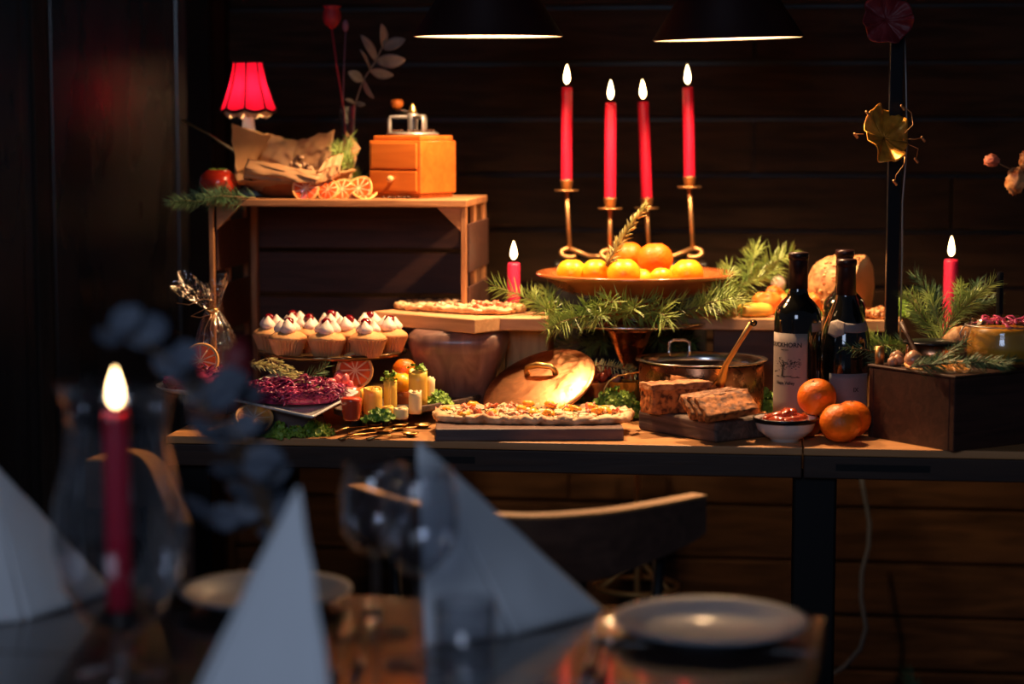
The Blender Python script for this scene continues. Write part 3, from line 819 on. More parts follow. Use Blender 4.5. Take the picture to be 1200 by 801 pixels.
# vase with dried stems
v = D(408, 180, 3.80)
vt = thing('glass_vase', 'small cut-glass bud vase holding dried stems at the back of the crate', 'vase', (v.x, v.y, CT))
vh = D(408, 124, 3.80).z - CT
MB().lathe([(0, .004), (.018, .0), (.021, .01), (.024, .035), (.022, .06), (.013, vh * .55), (.0125, vh * .65), (.015, vh * .85), (.018, vh), (.0165, vh), (.0125, vh * .8), (.011, vh * .6), (.02, .05), (.021, .03), (.018, .008), (0, .008)], 12, mod=lambda r, z, a, j: (r * (1 + .05 * ((j % 2) * 2 - 1)), z), smooth=False).build('vessel', M['glassdark'], vt)
def stem_thing(name, label, cat, pts, r, m, grp=None):
    pts = [Vector(p) for p in pts]
    t = thing(name, label, cat, pts[0], 0, grp)
    MB().tube([p - pts[0] for p in pts], r, 6).build('stem', M[m], t)
    return t, [p - pts[0] for p in pts]
vb = Vector((v.x, v.y, CT + .012))
t, q = stem_thing('poppy_stem', 'dried red poppy pod on a tall red stem in the bud vase', 'dried flower', [vb, D(403, 130, 3.80), D(395, 80, 3.80), D(389, 34, 3.80)], [.0012, .0016, .0018, .002], 'podred')
MB().lathe([(0, 0), (.004, .001), (.012, .008), (.0165, .02), (.015, .032), (.0125, .037), (.017, .040), (.016, .043), (.006, .041), (0, .041)], 12, Matrix.Translation(q[-1]), mod=lambda r, z, a, j: (r * (1 + .05 * cos(6 * a)), z)).build('seed_pod', M['podred'], t)
t, q = stem_thing('dried_bud', 'thin stem with a small lilac bud beside the red poppy pod', 'dried flower', [vb + Vector((.003, 0, 0)), D(402, 120, 3.81), D(403, 80, 3.81), D(405, 36, 3.81)], [.0009] * 4, 'podlilac')
MB().blob((.0055, .0055, .011), 1, .1, n=10, k=8, m=Matrix.Translation(q[-1] + Vector((0, 0, .009)))).build('bud', M['podlilac'], t)
t, q = stem_thing('eucalyptus_branch', 'dried grey eucalyptus branch with oval leaves leaning toward the grinder from the bud vase', 'branch', [vb + Vector((.004, 0, 0)), D(416, 122, 3.79), D(425, 95, 3.78), D(440, 72, 3.77), D(448, 55, 3.77), D(455, 40, 3.77)], [.0012] * 4 + [.001, .0007], 'euc')
o0 = vb + Vector((.004, 0, 0))
def leaf(mb_or, name, m, t, base, tip, w, bend=.15, rr=None, tw=.0):
    base = Vector(base); tip = Vector(tip); ax = tip - base; L_ = ax.length; ax.normalize()
    sd = ax.cross(Vector((0, 1, 0)));
    if sd.length < .1: sd = ax.cross(Vector((1, 0, 0)))
    sd.normalize(); sd = Matrix.Rotation(tw, 3, ax) @ sd; nr = ax.cross(sd)
    def fn(u, v):
        ww = w * (sin(pi * min(1, u * .96 + .02)) ** .7)
        s_ = (v - .5) * 2
        return base + ax * L_ * u + sd * ww * s_ + nr * (bend * L_ * (sin(pi * u) * .5) + abs(s_) * ww * .25)
    return MB().grid(fn, 8, 4, th=.0006).build(name, m, t)
for (bx, by, tx, ty, w_, tw) in ((425, 95, 408, 84, .010, .3), (426, 93, 438, 115, .008, .9), (434, 82, 422, 58, .005, 1.0), (434, 83, 461, 88, .010, .4), (441, 72, 423, 41, .010, .7),
                             (441, 72, 475, 70, .013, .2), (449, 56, 447, 28, .010, .8), (449, 57, 475, 46, .011, -.2), (416, 121, 404, 116, .004, .6), (417, 121, 428, 122, .005, .4)):
    leaf(None, 'leaf', M['euc'], t, D(bx, by, 3.775) - o0, D(tx, ty, 3.76) - o0, w_, .12, tw=tw)

# ================================================================== LEFT HALF OF THE BUFFET
# cake stand with cupcakes
sd_ = 3.46
sc_ = D(390, 411, sd_)
sz = sc_.z - T
st = thing('cake_stand', 'dark gilt scalloped cake stand crowded with cupcakes in front of the crate', 'cake stand', (sc_.x, sc_.y, T))
MB().lathe([(0, 0), (.055, 0), (.056, .004), (.02, .012), (.014, .03), (.016, sz - .02), (.04, sz - .008), (.112, sz - .006), (.123, sz - .004), (.125, sz + .002), (.122, sz + .004), (.112, sz - .001), (0, sz - .001)], 84,
           mod=lambda r, z, a, j: (r * (1 + (.016 * sin(28 * a) if r > .1 else 0)), z)).build('stand', M['stand'], st)
STZ = T + sz
def cupcake(seed, shades=0, ch=True):
    rr = random.Random(seed)
    t = thing('cupcake', 'x', 'cupcake', (0, 0, 0), 0, 'cupcakes on the stand')
    h = .030
    MB().lathe([(0, 0), (.0200, 0), (.0222, .006), (.0258, .018), (.0305, h), (.0292, h), (.0250, .018), (0, .012)], 60,
               mod=lambda r, z, a, j: (r * (1 + .075 * (1 if int(round(a / (2 * pi) * 60)) % 2 else -.35) * min(1, z / .01 + .3)), z), smooth=False).build('paper_case', M['paper'], t)
    MB().lathe([(.0, h - .006), (.0285, h - .004), (.0312, h + .001), (.030, h + .004), (.022, h + .010), (.012, h + .0135), (0, h + .0145)], 40,
               mod=lambda r, z, a, j: (r * (1 + .05 * noise.noise(Vector((cos(a) * 2, sin(a) * 2, z * 50 + seed)))), z + .0012 * noise.noise(Vector((cos(a) * 5, sin(a) * 5, seed))))).build('cake', M['cake'], t)
    a0 = rr.uniform(0, 6)
    n = 3
    for k in range(n):
        a = a0 + k * 2 * pi / n
        s = rr.uniform(1.0, 1.28)
        m = Matrix.Translation((.0118 * cos(a), .0118 * sin(a), h + .0085)) @ Euler((rr.uniform(-.12, .12), rr.uniform(-.12, .12), 0)).to_matrix().to_4x4() @ Matrix.Scale(s, 4)
        MB().lathe([(0, 0), (.0085, .001), (.0108, .005), (.0100, .009), (.0068, .013), (.0040, .0165), (.0012, .0200), (0, .0208)], 20, m,
                   mod=lambda r, z, q, j: (r * (1 + .05 * sin(5 * q + z * 300)), z)).build('cream_dollop', M['cream'], t)
    if ch:
        MB().blob((.0088, .0088, .0080), seed, .16, n=16, k=10, fine=.1, m=Matrix.Translation((.002, .003, h + .0270))).build('cherry', M['cherry'], t)
    return t
base_cc = [cupcake(1), cupcake(5), cupcake(9)]
cl = [(337, 3.385, 'front row cupcake with two cream peaks, on the gift bag side of the stand'),
      (383, 3.37, 'front row cupcake with bright red cherry in the middle of the stand'),
      (431, 3.375, 'front row cupcake beneath the overhanging flatbread board corner'),
      (456, 3.43, 'cupcake at the stand edge next to the wooden urn'),
      (407, 3.432, 'second row cupcake between the two middle front ones, red cherry on top'),
      (361, 3.455, 'second row cupcake showing between the two front ones nearest the gift bag'),
      (318, 3.46, 'shaded cupcake at the edge of the stand nearest the gift bag'),
      (345, 3.525, 'shaded back row cupcake nearest the gift bag'),
      (388, 3.53, 'shaded back row cupcake in the middle of the stand'),
      (432, 3.50, 'back row cupcake half hidden nearest the wooden urn')]
for i, (px, d, lab) in enumerate(cl):
    p = D(px, 400, d)
    loc = (p.x, p.y, STZ - .001)
    if i < 3:
        o = base_cc[i]; o.location = loc; o['label'] = lab; o.rotation_euler = (0, 0, i * .9)
    else:
        dup(base_cc[i % 3], lab, loc, i * 1.3)

# wooden urn, blocks and boards of the flatbread riser
u = P(540, 484, T)
ut = thing('wooden_urn', 'purple-brown carved wooden urn with arching grain, carrying the upper flatbread board', 'urn', (u.x - .004, u.y + .042, T), radians(-4))
uh = D(540, 386, u.y + .0).z - T
prof = [(0, 0), (.034, 0), (.038, .004), (.046, uh * .2), (.060, uh * .5), (.070, uh * .72), (.0735, uh * .84), (.071, uh * .94), (.062, uh), (0, uh)]
def sq(r, z, a, j):
    p_ = 4.0
    k = (abs(cos(a)) ** p_ + abs(sin(a)) ** p_) ** (-1 / p_)
    return (r * (.88 * k + .12) * 1.16, z)
MB().lathe(prof, 64, mod=sq).build('body', M['urn'], ut)
pb = P(622, 478, T)
bh = D(622, 384, pb.y).z - T
bt = thing('wood_block', 'pale yellow wood block with rounded edges beside the urn under the board', 'block', (pb.x - .004, pb.y + .035, T), radians(-8))
MB().box(-.036, .040, -.04, .045, 0, bh).build('body', M['block'], bt, bevel=.008, seg=3)
# upper board A: long edge from (437) to near corner (556..590), board B to (641)
zB = T + uh
def board_poly(name, label, pts, z0, z1, m, nm='cutting_board', grooves=False):
    q = [P(x, y, z1) for x, y in pts]
    o = sum(q, Vector()) / len(q)
    t = thing(nm, label, 'cutting board', (o.x, o.y, z0))
    mb = MB(); poly = [(p.x - o.x, p.y - o.y) for p in q]
    ar = sum(poly[i][0] * poly[(i + 1) % len(poly)][1] - poly[(i + 1) % len(poly)][0] * poly[i][1] for i in range(len(poly)))
    if ar < 0: poly = poly[::-1]
    mb.prism(poly, 0, z1 - z0)
    mb.build('board', M[m], t, bevel=.0018)
    return t
zt = zB + .024
a_ = P(437, 364, zt); b_ = P(556, 374, zt); c_ = P(589, 372.5, zt)
print('board pts', a_, b_, c_)
e1 = (b_ - a_).normalized(); e2 = Vector((-e1.y, e1.x, 0))
e2 = e2 if e2.y > 0 else -e2
o = a_
la = (b_ - a_).length
b1 = thing('cutting_board', 'pale cutting board angled across the urn under the upper flatbread', 'cutting board', (a_.x, a_.y, zB), math.atan2(e1.y, e1.x))
MB().box(0, la, 0, .15, 0, .0235).build('board', M['board'], b1, bevel=.002)
c2 = P(641, 371, zt)
b2 = thing('cutting_board', 'second pale board end sticking out over the yellow wood block, beside the garland', 'cutting board', (c2.x - .07, c2.y - .0 , zB), TH)
MB().box(-.052, .07, .0, .12, 0.001, .022).build('board', M['board'], b2, bevel=.002)

# flatbreads
def flatbread(name, label, o, rz, lx, ly, h, seed, tops, grp=None, n_bits=120, cheese=True):
    rr = random.Random(seed)
    t = thing(name, label, 'flatbread', o, rz, grp)
    def shape(a):
        p_ = 3.2
        k = (abs(cos(a)) ** p_ + abs(sin(a)) ** p_) ** (-1 / p_)
        return k * (1 + .05 * noise.noise(Vector((cos(a) * 2.5, sin(a) * 2.5, seed))) + .03 * noise.noise(Vector((cos(a) * 9, sin(a) * 9, seed))))
    def top(x, y):
        return h * (.62 + .38 * noise.noise(Vector((x * 60, y * 60, seed))) + .25 * noise.noise(Vector((x * 140, y * 140, seed + 3))))
    mb = MB(); n = 120
    rows = [(.93, 0), (.99, h * .25), (1.0, h * .6), (.965, h * 1.02), (.92, h * .85)]
    vs = []; fs = []
    for f, z in rows:
        for i in range(n):
            a = 2 * pi * i / n; s_ = shape(a) * f
            vs.append((lx * s_ * cos(a), ly * s_ * sin(a), z + (0 if z == 0 else .55 * h * noise.noise(Vector((cos(a) * 14, sin(a) * 14, f * 3 + seed))))))
    for f in (.84, .72, .58, .42, .24):
        for i in range(n):
            a = 2 * pi * i / n; s_ = shape(a) * f
            x, y = lx * s_ * cos(a), ly * s_ * sin(a)
            vs.append((x, y, top(x, y)))
    R_ = 10
    for j in range(R_ - 1):
        for i in range(n):
            k = (i + 1) % n
            fs.append((j * n + i, j * n + k, (j + 1) * n + k, (j + 1) * n + i))
    fs.append(tuple(range(n - 1, -1, -1))); fs.append(tuple(range((R_ - 1) * n, R_ * n)))
    mb.add(vs, fs); mb.build('crust', M['dough'], t)
    if cheese:
        mb = MB()
        for k in range(150):
            a = rr.uniform(0, 2 * pi); f = math.sqrt(rr.random()) * .95
            x, y = lx * shape(a) * f * cos(a), ly * shape(a) * f * sin(a)
            mb.blob((rr.uniform(.006, .014), rr.uniform(.005, .010), .0028), k + seed, .5, n=10, k=5, m=Matrix.Translation((x, y, top(x, y) + .0008)) @ RZ(rr.uniform(0, 3)))
        tag(mb.build('melted_cheese', M['cheese'], t), kind='stuff')
    for (nm, m, cnt, sz_, fl) in tops:
        for k in range(cnt):
            a = rr.uniform(0, 2 * pi); f = math.sqrt(rr.random()) * .90
            x, y = lx * shape(a) * f * cos(a), ly * shape(a) * f * sin(a)
            mm = Matrix.Translation((x, y, top(x, y) + sz_ * fl * .75)) @ Euler((rr.uniform(-.5, .5), rr.uniform(-.4, .4), rr.uniform(0, 6))).to_matrix().to_4x4()
            if fl < .3:
                MB().grid(lambda u, v: Vector(((u - .5) * sz_ * 2.4, (v - .5) * sz_ * 1.1, .0035 * sin(u * 9 + k) + .002 * sin(v * 7))), 10, 4, th=.0009, m=mm).build(nm, M[m], t)
            else:
                MB().blob((sz_, sz_ * .7, sz_ * fl), k, .35, n=10, k=7, m=mm, sq=.8).build(nm, M[m], t)
    mb = MB()
    for k in range(n_bits):
        a = rr.uniform(0, 2 * pi); f = math.sqrt(rr.random()) * .9
        x, y = lx * shape(a) * f * cos(a), ly * shape(a) * f * sin(a)
        p = Vector((x, y, top(x, y) + .003))
        needles_at(mb, p, Vector((rr.uniform(-1, 1), rr.uniform(-1, 1), rr.uniform(0, .5))), rr.uniform(.004, .010), .0010, rr)
    tag(mb.build('herb_bits', M['herb'], t), kind='stuff')
    return t
f1 = P(537, 363, zt)
flatbread('flatbread', 'baked flatbread with melted cheese and ham on the raised boards over the urn', (f1.x + .004, f1.y - .006, zt + .0005), math.atan2(e1.y, e1.x) + radians(8), .120, .062, .011, 5, [('ham_slice', 'ham', 12, .013, .2), ('tomato_piece', 'tomato', 5, .006, .5)], n_bits=90)

# lower flatbread on walnut board
lbz = T + .019
l0 = P(510, 518, T); l1 = P(731, 516, T)
lt = thing('cutting_board', 'dark walnut board lying at the table front under the long flatbread', 'cutting board', ((l0.x + l1.x) / 2, (l0.y + l1.y) / 2 + .005, T), math.atan2((l1 - l0).y, (l1 - l0).x) - .035)
hl = (l1 - l0).length / 2
MB().box(-hl, hl, 0, .155, 0, .019).build('board', M['boarddark'], lt, bevel=.002)
f2 = P(624, 490, lbz)
flatbread('flatbread', 'long flatbread with orange fruit pieces and ham on the walnut board at the table front', (f2.x, f2.y - .008, lbz + .0003), radians(-3), .158, .070, .014, 11,
          [('fruit_piece', 'peach', 17, .0105, .55), ('ham_slice', 'ham', 20, .014, .2), ('bacon_strip', 'bacon', 10, .011, .2)], n_bits=230)

# copper lid leaning on the block
lc = P(627, 451, T + .056) + Vector((.006, -.012, 0))
ct_ = thing('pan_cover', 'round worn copper pan lid with brass handle leaning against the urn and block', 'pan lid', lc)
R_ = .098
ct_.rotation_euler = Vector((-.34, -.42, .84)).to_track_quat('Z', 'Y').to_euler()
MB().lathe([(0, .010), (.03, .0095), (.07, .006), (.092, .001), (R_, -.002), (R_ + .001, .0), (R_, .002), (.092, .004), (.07, .009), (.03, .0125), (0, .013)], 64).build('disc', M['copperlid'], ct_)
MB().tube([(-.026, .012, .010), (-.026, .012, .020), (-.022, .013, .027), (.0, .017, .031), (.022, .021, .027), (.026, .022, .020), (.026, .022, .010)], [.0062, .0045, .0045, .0055, .0045, .0045, .0062], 12).build('handle', M['brass'], ct_)

# oval board with rolled cheese
oa, ob = P(410, 505, T), P(548, 480, T)
ozc = .022
om = (oa + ob) / 2; ang_o = math.atan2((ob - oa).y, (ob - oa).x)
ot = thing('serving_board', 'long dark oval wooden serving board on short feet holding cheese rolls and parsley', 'serving board', (om.x, om.y, T), ang_o)
Lo = (ob - oa).length / 2 + .012
def oval(L_, W_, n=40):
    p_ = 2.8; pts_ = []
    for i in range(n):
        a = 2 * pi * i / n; k = (abs(cos(a)) ** p_ + abs(sin(a)) ** p_) ** (-1 / p_)
        pts_.append((L_ * k * cos(a), W_ * k * sin(a)))
    return pts_
MB().lathe([(0, ozc), (.93, ozc), (1.0, ozc + .004), (1.0, ozc + .010), (.965, ozc + .012), (.90, ozc + .007), (0, ozc + .006)], 64,
           mod=lambda r, z, a, j: (r * (abs(cos(a)) ** 2.8 + abs(sin(a)) ** 2.8) ** (-1 / 2.8), z)).build('board', M['log'], ot)
for ch_ in ot.children: ch_.scale = (Lo, .062, 1)
for x in (-.6, .42):
    for y in (-.6, .6):
        MB().lathe([(0, 0), (.009, 0), (.007, ozc), (0, ozc + .004)], 12, Matrix.Translation((x * Lo, y * .055, 0))).build('foot', M['log'], ot)
OZ = T + ozc + .006
def roll(label, px, py, r, h, m, d=None, seed=0, tilt=(0, 0, 0), parsley=False):
    """a slice of cheese rolled up: spiral sheet"""
    p = P(px, py, OZ)
    t = thing('cheese_roll', label, 'cheese roll', p, seed * 1.1, 'cheese rolls on the oval board', rot=(tilt[0], tilt[1], seed * 1.1))
    def fn(u, v):
        a = u * 2 * pi * 2.4
        rr = r * (.35 + .65 * u)
        return Vector((rr * cos(a), rr * sin(a), v * h * (1 + .05 * sin(a * 1.5 + seed)) + .002 * noise.noise(Vector((a, v, seed)))))
    MB().grid(fn, 56, 4, th=.0022).build('rolled_slice', M[m], t)
    if parsley:
        mb = MB(); q = random.Random(seed)
        for k in range(16):
            ruffle(mb, Vector((q.uniform(-.8, .8) * r, q.uniform(-.8, .8) * r, h + q.uniform(.000, .013))), Vector((q.uniform(-1, 1), q.uniform(-1, 1), 1)), .0048, q, 9)
        tag(mb.build('parsley_tuft', M['parsley'], t), kind='stuff')
        MB().tube([(0, 0, h * .6), (0, 0, h + .006)], .0012, 5).build('parsley_stalk', M['parsley'], t)
    return t
roll('wide yellow cheese roll with pale frilled top on the board, beside the red jelly cup', 436, 486, .0195, .042, 'cheeseroll', seed=1)
roll('tall yellow cheese roll topped with a parsley tuft, second from the red cup', 458, 481, .0125, .050, 'cheeseroll', seed=2, parsley=True)
roll('tallest cheese roll with parsley on top beside the urn', 490, 476, .0175, .058, 'cheeseroll', seed=3, parsley=True)
roll('slim pale cheese roll standing in front of the tallest one', 486, 484, .0115, .035, 'cheesepale', seed=4)
roll('low cheese roll with pale spiral top at the front edge of the board', 469, 490, .0135, .0165, 'cheesepale', seed=5)
roll('low yellow cheese roll beside the spiral-topped one', 455, 488, .0105, .016, 'cheeseroll', seed=6)
roll('cheese roll with curled flap leaning toward the urn', 504, 474, .009, .044, 'cheesepale', seed=7, tilt=(0, radians(8), 0))
kale('parsley_bunch', 'small parsley bunch at the near end of the oval board', 'parsley', P(446, 493, OZ), (.026, .013, .020), 60, .0058, 'parsley', 4)
kale('parsley_bunch', 'parsley bunch on the oval board beneath the urn', 'parsley', P(513, 474, OZ), (.024, .015, .024), 70, .0062, 'parsley', 5)
kale('parsley_bunch', 'dark parsley behind the oval board tip, against the urn', 'parsley', P(530, 478, T), (.022, .012, .034), 60, .0062, 'kale', 6)
# red cup
p = P(412, 492, OZ)
t = thing('jelly_cup', 'red translucent jelly cup on the oval board beside the white plate corner', 'jelly', p)
MB().lathe([(0, 0), (.012, 0), (.0135, .004), (.0165, .030), (.0162, .034), (.013, .036), (0, .0355)], 28).build('body', M['pepper'], t)
# citrus behind
for (px, py, r, mt_, lab, hz_) in ((470, 462, .020, 'lemon', 'yellow lemon half hidden behind the parsley-topped cheese rolls', 0), (474, 452, .021, 'orange', 'orange peeking out behind the lemon beside the wooden urn', 0)):
    p = P(px, py, T); dd = 3.36 if mt_ == 'lemon' else 3.405
    zc_ = D(px, 446 if mt_ == 'lemon' else 430, dd)
    # both rest on an upturned small bowl hidden behind the rolls
    tb = thing('small_bowl', 'small dark bowl hidden behind the cheese rolls carrying the ' + ('lemon' if mt_ == 'lemon' else 'orange'), 'bowl', (zc_.x, zc_.y, T))
    hh = zc_.z - r - T
    MB().lathe([(0, hh - .004), (r * .7, hh - .003), (r * .95, hh + .004), (r * 1.0, hh + .004), (r * .8, hh - .008), (r * .5, .01), (r * .7, 0), (0, 0)], 24).build('vessel', M['dish'], tb)
    citrus('lemon' if mt_ == 'lemon' else 'orange', lab, (zc_.x, zc_.y, T + hh - .0035), r, mt_)
# blood orange half standing
p = D(415, 434, 3.37)
slice_disc('blood_orange_slice', 'thick blood orange slice standing upright beneath the cake stand', 'orange slice', p, .031, .010, 'citrusflesh', (radians(80), 0, radians(14)), 0, 0, 'blood orange slices', 10)
MB_ = None
t = thing('ramekin', 'brown ramekin hidden behind the white plate, holding pink pickles', 'bowl', (D(400, 462, 3.36).x, 3.335, T))
rh = D(400, 452, 3.335).z - T
MB().lathe([(0, 0), (.026, 0), (.036, rh * .6), (.039, rh), (.036, rh), (.033, rh * .6), (0, .006)], 32).build('vessel', M['dish'], t)
rr = random.Random(2)
MB().lathe([(0, rh - .008), (.03, rh - .008), (.028, rh - .001), (0, rh)], 20).build('brine', M['pickle'], t)
for k, (px, py) in enumerate(((388, 447), (396, 444), (403, 449), (391, 452), (410, 451), (397, 440), (405, 444))):
    p = D(px, py, 3.325 + .008 * (k % 3))
    tag(MB().blob((.0095, .0075, .006), k, .3, n=12, k=8).build('pickled_radish', M['pickle'], loc=p, rot=(k, .3 * k, k * 2)), ['pink pickled radish piece nearest the cabbage', 'pink pickled radish piece at the top of the heap beside the blood orange', 'pink pickled radish piece in the middle of the ramekin', 'pink pickled radish piece low at the rim', 'pink pickled radish piece against the blood orange slice', 'pink pickled radish piece peeking above the heap', 'pink pickled radish piece behind the middle one'][k], 'pickle', 'pickled radish pieces')
for k, (px, py) in enumerate(((383, 458), (396, 459))):
    p = D(px, py, 3.30)
    tag(MB().blob((.013, .007, .0045), k, .1, n=14, k=8).build('carrot_slice', M['peach'], loc=p, rot=(.3, 0, k)), ['orange carrot slice beside the cabbage', 'orange carrot slice near the red jelly cup'][k], 'carrot', 'carrot slices by the plate')

# white square plate, tilted on a wooden foot, with red cabbage
pz = .045
A_ = D(262, 464, 3.22); B_ = D(366, 487, 3.10); C_ = D(420, 458, 3.24)
ex = (B_ - A_); ey = (C_ - B_)
Dq = A_ + ey
cen = (A_ + C_) / 2
pt = thing('square_plate', 'white square porcelain plate heaped with red cabbage, set at an angle at the table front', 'plate', cen)
def plate(u, v):
    p = A_ + ex * u + ey * v
    e_ = max(abs(u - .5), abs(v - .5)) * 2
    return p - cen + Vector((0, 0, -.013 * (1 - max(0, (e_ - .62) / .38) ** 1.3 if e_ > .62 else 1)))
MB().grid(plate, 28, 28, th=.0032).build('dish', M['porcelain'], pt)
nrm = ex.cross(ey).normalized()
zf = cen.z - .0165 - T
MB().box(-.035, .035, -.03, .03, T - cen.z, -.0180).build('foot', M['boarddark'], pt, bevel=.003)
def strands(mb, c, sx, sy, sz_, n, seed, L_=.022, w_=.0022):
    rr = random.Random(seed)
    for k in range(n):
        a = rr.uniform(0, 2 * pi); f = math.sqrt(rr.random())
        x, y = f * cos(a), f * sin(a)
        z = (1 - x * x * .8 - y * y * .8) * sz_ * rr.uniform(.55, 1.05)
        if k % 3 == 0: x, y, z = x / max(f, .01) * .98, y / max(f, .01) * .98, rr.uniform(.0, .45) * sz_
        p = c + Vector((x * sx, y * sy, z))
        d = Vector((rr.uniform(-1, 1), rr.uniform(-1, 1), rr.uniform(-.45, .45))).normalized()
        s_ = d.cross(Vector((0, 0, 1))).normalized(); r2 = rr.uniform(.004, .012)
        pts_ = [p + d * (q - .5) * L_ * rr.uniform(.7, 1.1) + s_ * r2 * (1 - (2 * q - 1) ** 2) * .7 + Vector((0, 0, r2 * .4 * sin(3 * q))) for q in (0, .35, .7, 1)]
        mb.tube(pts_, [w_ * .7, w_, w_, w_ * .5], 4, flat=.4)
t = thing('cabbage_salad', 'glossy heap of shredded red cabbage salad on the white square plate', 'salad', cen + Vector((0, 0, -.010)))
mb = MB(); mb.blob((.078, .055, .024), 3, .15, n=24, k=12, m=Matrix.Translation((0, 0, .003))); mb.v = [(x, y, max(z, -.001)) for x, y, z in mb.v]
mb.build('mound', M['cabbage'], t)
mb = MB(); strands(mb, Vector((0, 0, .006)), .084, .062, .030, 1100, 5)
tag(mb.build('shreds', M['cabbage'], t), kind='stuff')
# second plate further left with beetroot/cabbage and blood orange
q_ = D(240, 470, 3.34)
t2 = thing('oval_dish', 'white oval dish at the buffet end heaped with dark cabbage under the gift bag', 'plate', (q_.x, q_.y, T))
dh = D(240, 452, 3.34).z - T
MB().lathe([(0, dh - .012), (.045, dh - .012), (.066, dh - .006), (.078, dh), (.079, dh + .003), (.066, dh - .002), (.046, dh - .008), (0, dh - .008)], 40).build('dish', M['porcelain'], t2)
MB().lathe([(0, 0), (.035, 0), (.036, dh - .013), (0, dh - .0125)], 28).build('foot', M['boarddark'], t2)
t = thing('cabbage_salad', 'darker heap of shredded red cabbage in the oval dish beneath the gift bag', 'salad', (q_.x, q_.y, T + dh - .006))
MB().lathe([(0, 0), (.05, 0), (.056, .008), (.045, .022), (.02, .032), (0, .034)], 28).build('mound', M['cabbage'], t)
mb = MB(); strands(mb, Vector((0, 0, .002)), .062, .055, .036, 420, 7)
tag(mb.build('shreds', M['cabbage'], t), kind='stuff')
p = D(236, 424, 3.36)
slice_disc('blood_orange_slice', 'blood orange slice standing in the cabbage beneath the cellophane gift bag', 'orange slice', p, .031, .008, 'citrusflesh', (radians(66), radians(-22), radians(4)), .05, 1, 'blood orange slices', 10)
# rosemary on the cabbage
sprig('rosemary_sprig', 'rosemary sprig laid across the cabbage from the gift bag toward the pickles', 'rosemary', [D(292, 424, 3.26), D(322, 432, 3.235), D(350, 446, 3.215), D(376, 456, 3.20)], .018, 210, .0011, 'rosemary', 0, 21, .75, fwd=.9)
sprig('rosemary_sprig', 'second thinner rosemary sprig over the cabbage nearer the cupcakes', 'rosemary', [D(312, 420, 3.30), D(336, 430, 3.27), D(358, 442, 3.25)], .016, 120, .001, 'rosemary', 0, 22, .8, fwd=.9)
sprig('fir_sprig', 'dark fir twig beneath the cake stand behind the cabbage', 'fir sprig', [D(345, 452, 3.33), D(365, 440, 3.32), D(382, 430, 3.31)], .028, 60, .0007, 'needledark', 0, 23, .9)
# cellophane gift bag
gb = P(262, 462, T)
gd = 3.40
gt = thing('gift_bag', 'clear cellophane gift bag tied with gold ribbon standing at the buffet end against the crate', 'gift bag', (D(266, 440, gd).x, gd, T))
O_ = Vector((D(266, 440, gd).x, gd, T))
neck = D(249, 364, gd) - O_
def bag(u, v):
    a = 2 * pi * u
    if v < .62:
        f = v / .62
        c = Vector((.0, 0, 0)).lerp(neck, f ** 1.1)
        rr = .052 * (1 - f) ** .55 * (1 if f > .12 else .75 + 2 * f) + .007
        z = neck.z * f
    else:
        f = (v - .62) / .38
        c = neck + (D(232, 335, gd) - O_ - neck) * f
        rr = .007 + .034 * f ** .8
        z = neck.z + (D(236, 326, gd).z - O_.z - neck.z) * f * (1 + .22 * sin(3 * a + 1))
    pl = 1 + (.20 * noise.noise(Vector((cos(a) * 3.2, sin(a) * 3.2, v * 1.6))) + .16 * noise.noise(Vector((cos(a) * 8, sin(a) * 8, v * 5)))) * (1 if v < .6 else 2.1)
    return Vector((c.x + rr * pl * cos(a), c.y + rr * pl * sin(a) * .8, max(z, .001)))
MB().grid(bag, 90, 44).build('cellophane', M['cello'], gt)
MB().lathe([(.0085, -.004), (.0105, -.001), (.0105, .003), (.0085, .005)], 20, Matrix.Translation(neck)).build('ribbon_knot', M['brass'], gt)
for k, ps in enumerate((((249, 366), (240, 362), (228, 368), (224, 370), (234, 372), (248, 368)), ((248, 368), (240, 385), (238, 405), (236, 425)), ((251, 368), (246, 384), (250, 400), (247, 420)), ((250, 352), (238, 350), (222, 357), (207, 355)))):
    qs = [D(x, y, gd - .015) - O_ for x, y in ps]
    MB().tube(qs, .0028, 6, flat=.25).build('ribbon', M['brassdull'], gt)
bk = thing('biscuit', 'dark red glazed treat inside the cellophane gift bag', 'treat', O_ + Vector((.004, 0, .004)))
MB().blob((.030, .026, .040), 4, .15, n=24, k=14, m=Matrix.Translation((0, 0, .040))).build('body', M['berry'], bk)
for k in range(5):
    MB().blob((.013, .012, .018), k, .2, m=Matrix.Translation((.019 * cos(k * 1.3), .019 * sin(k * 1.3) , .062 + .006 * (k % 2)))).build('lobe', M['cherry'], bk)
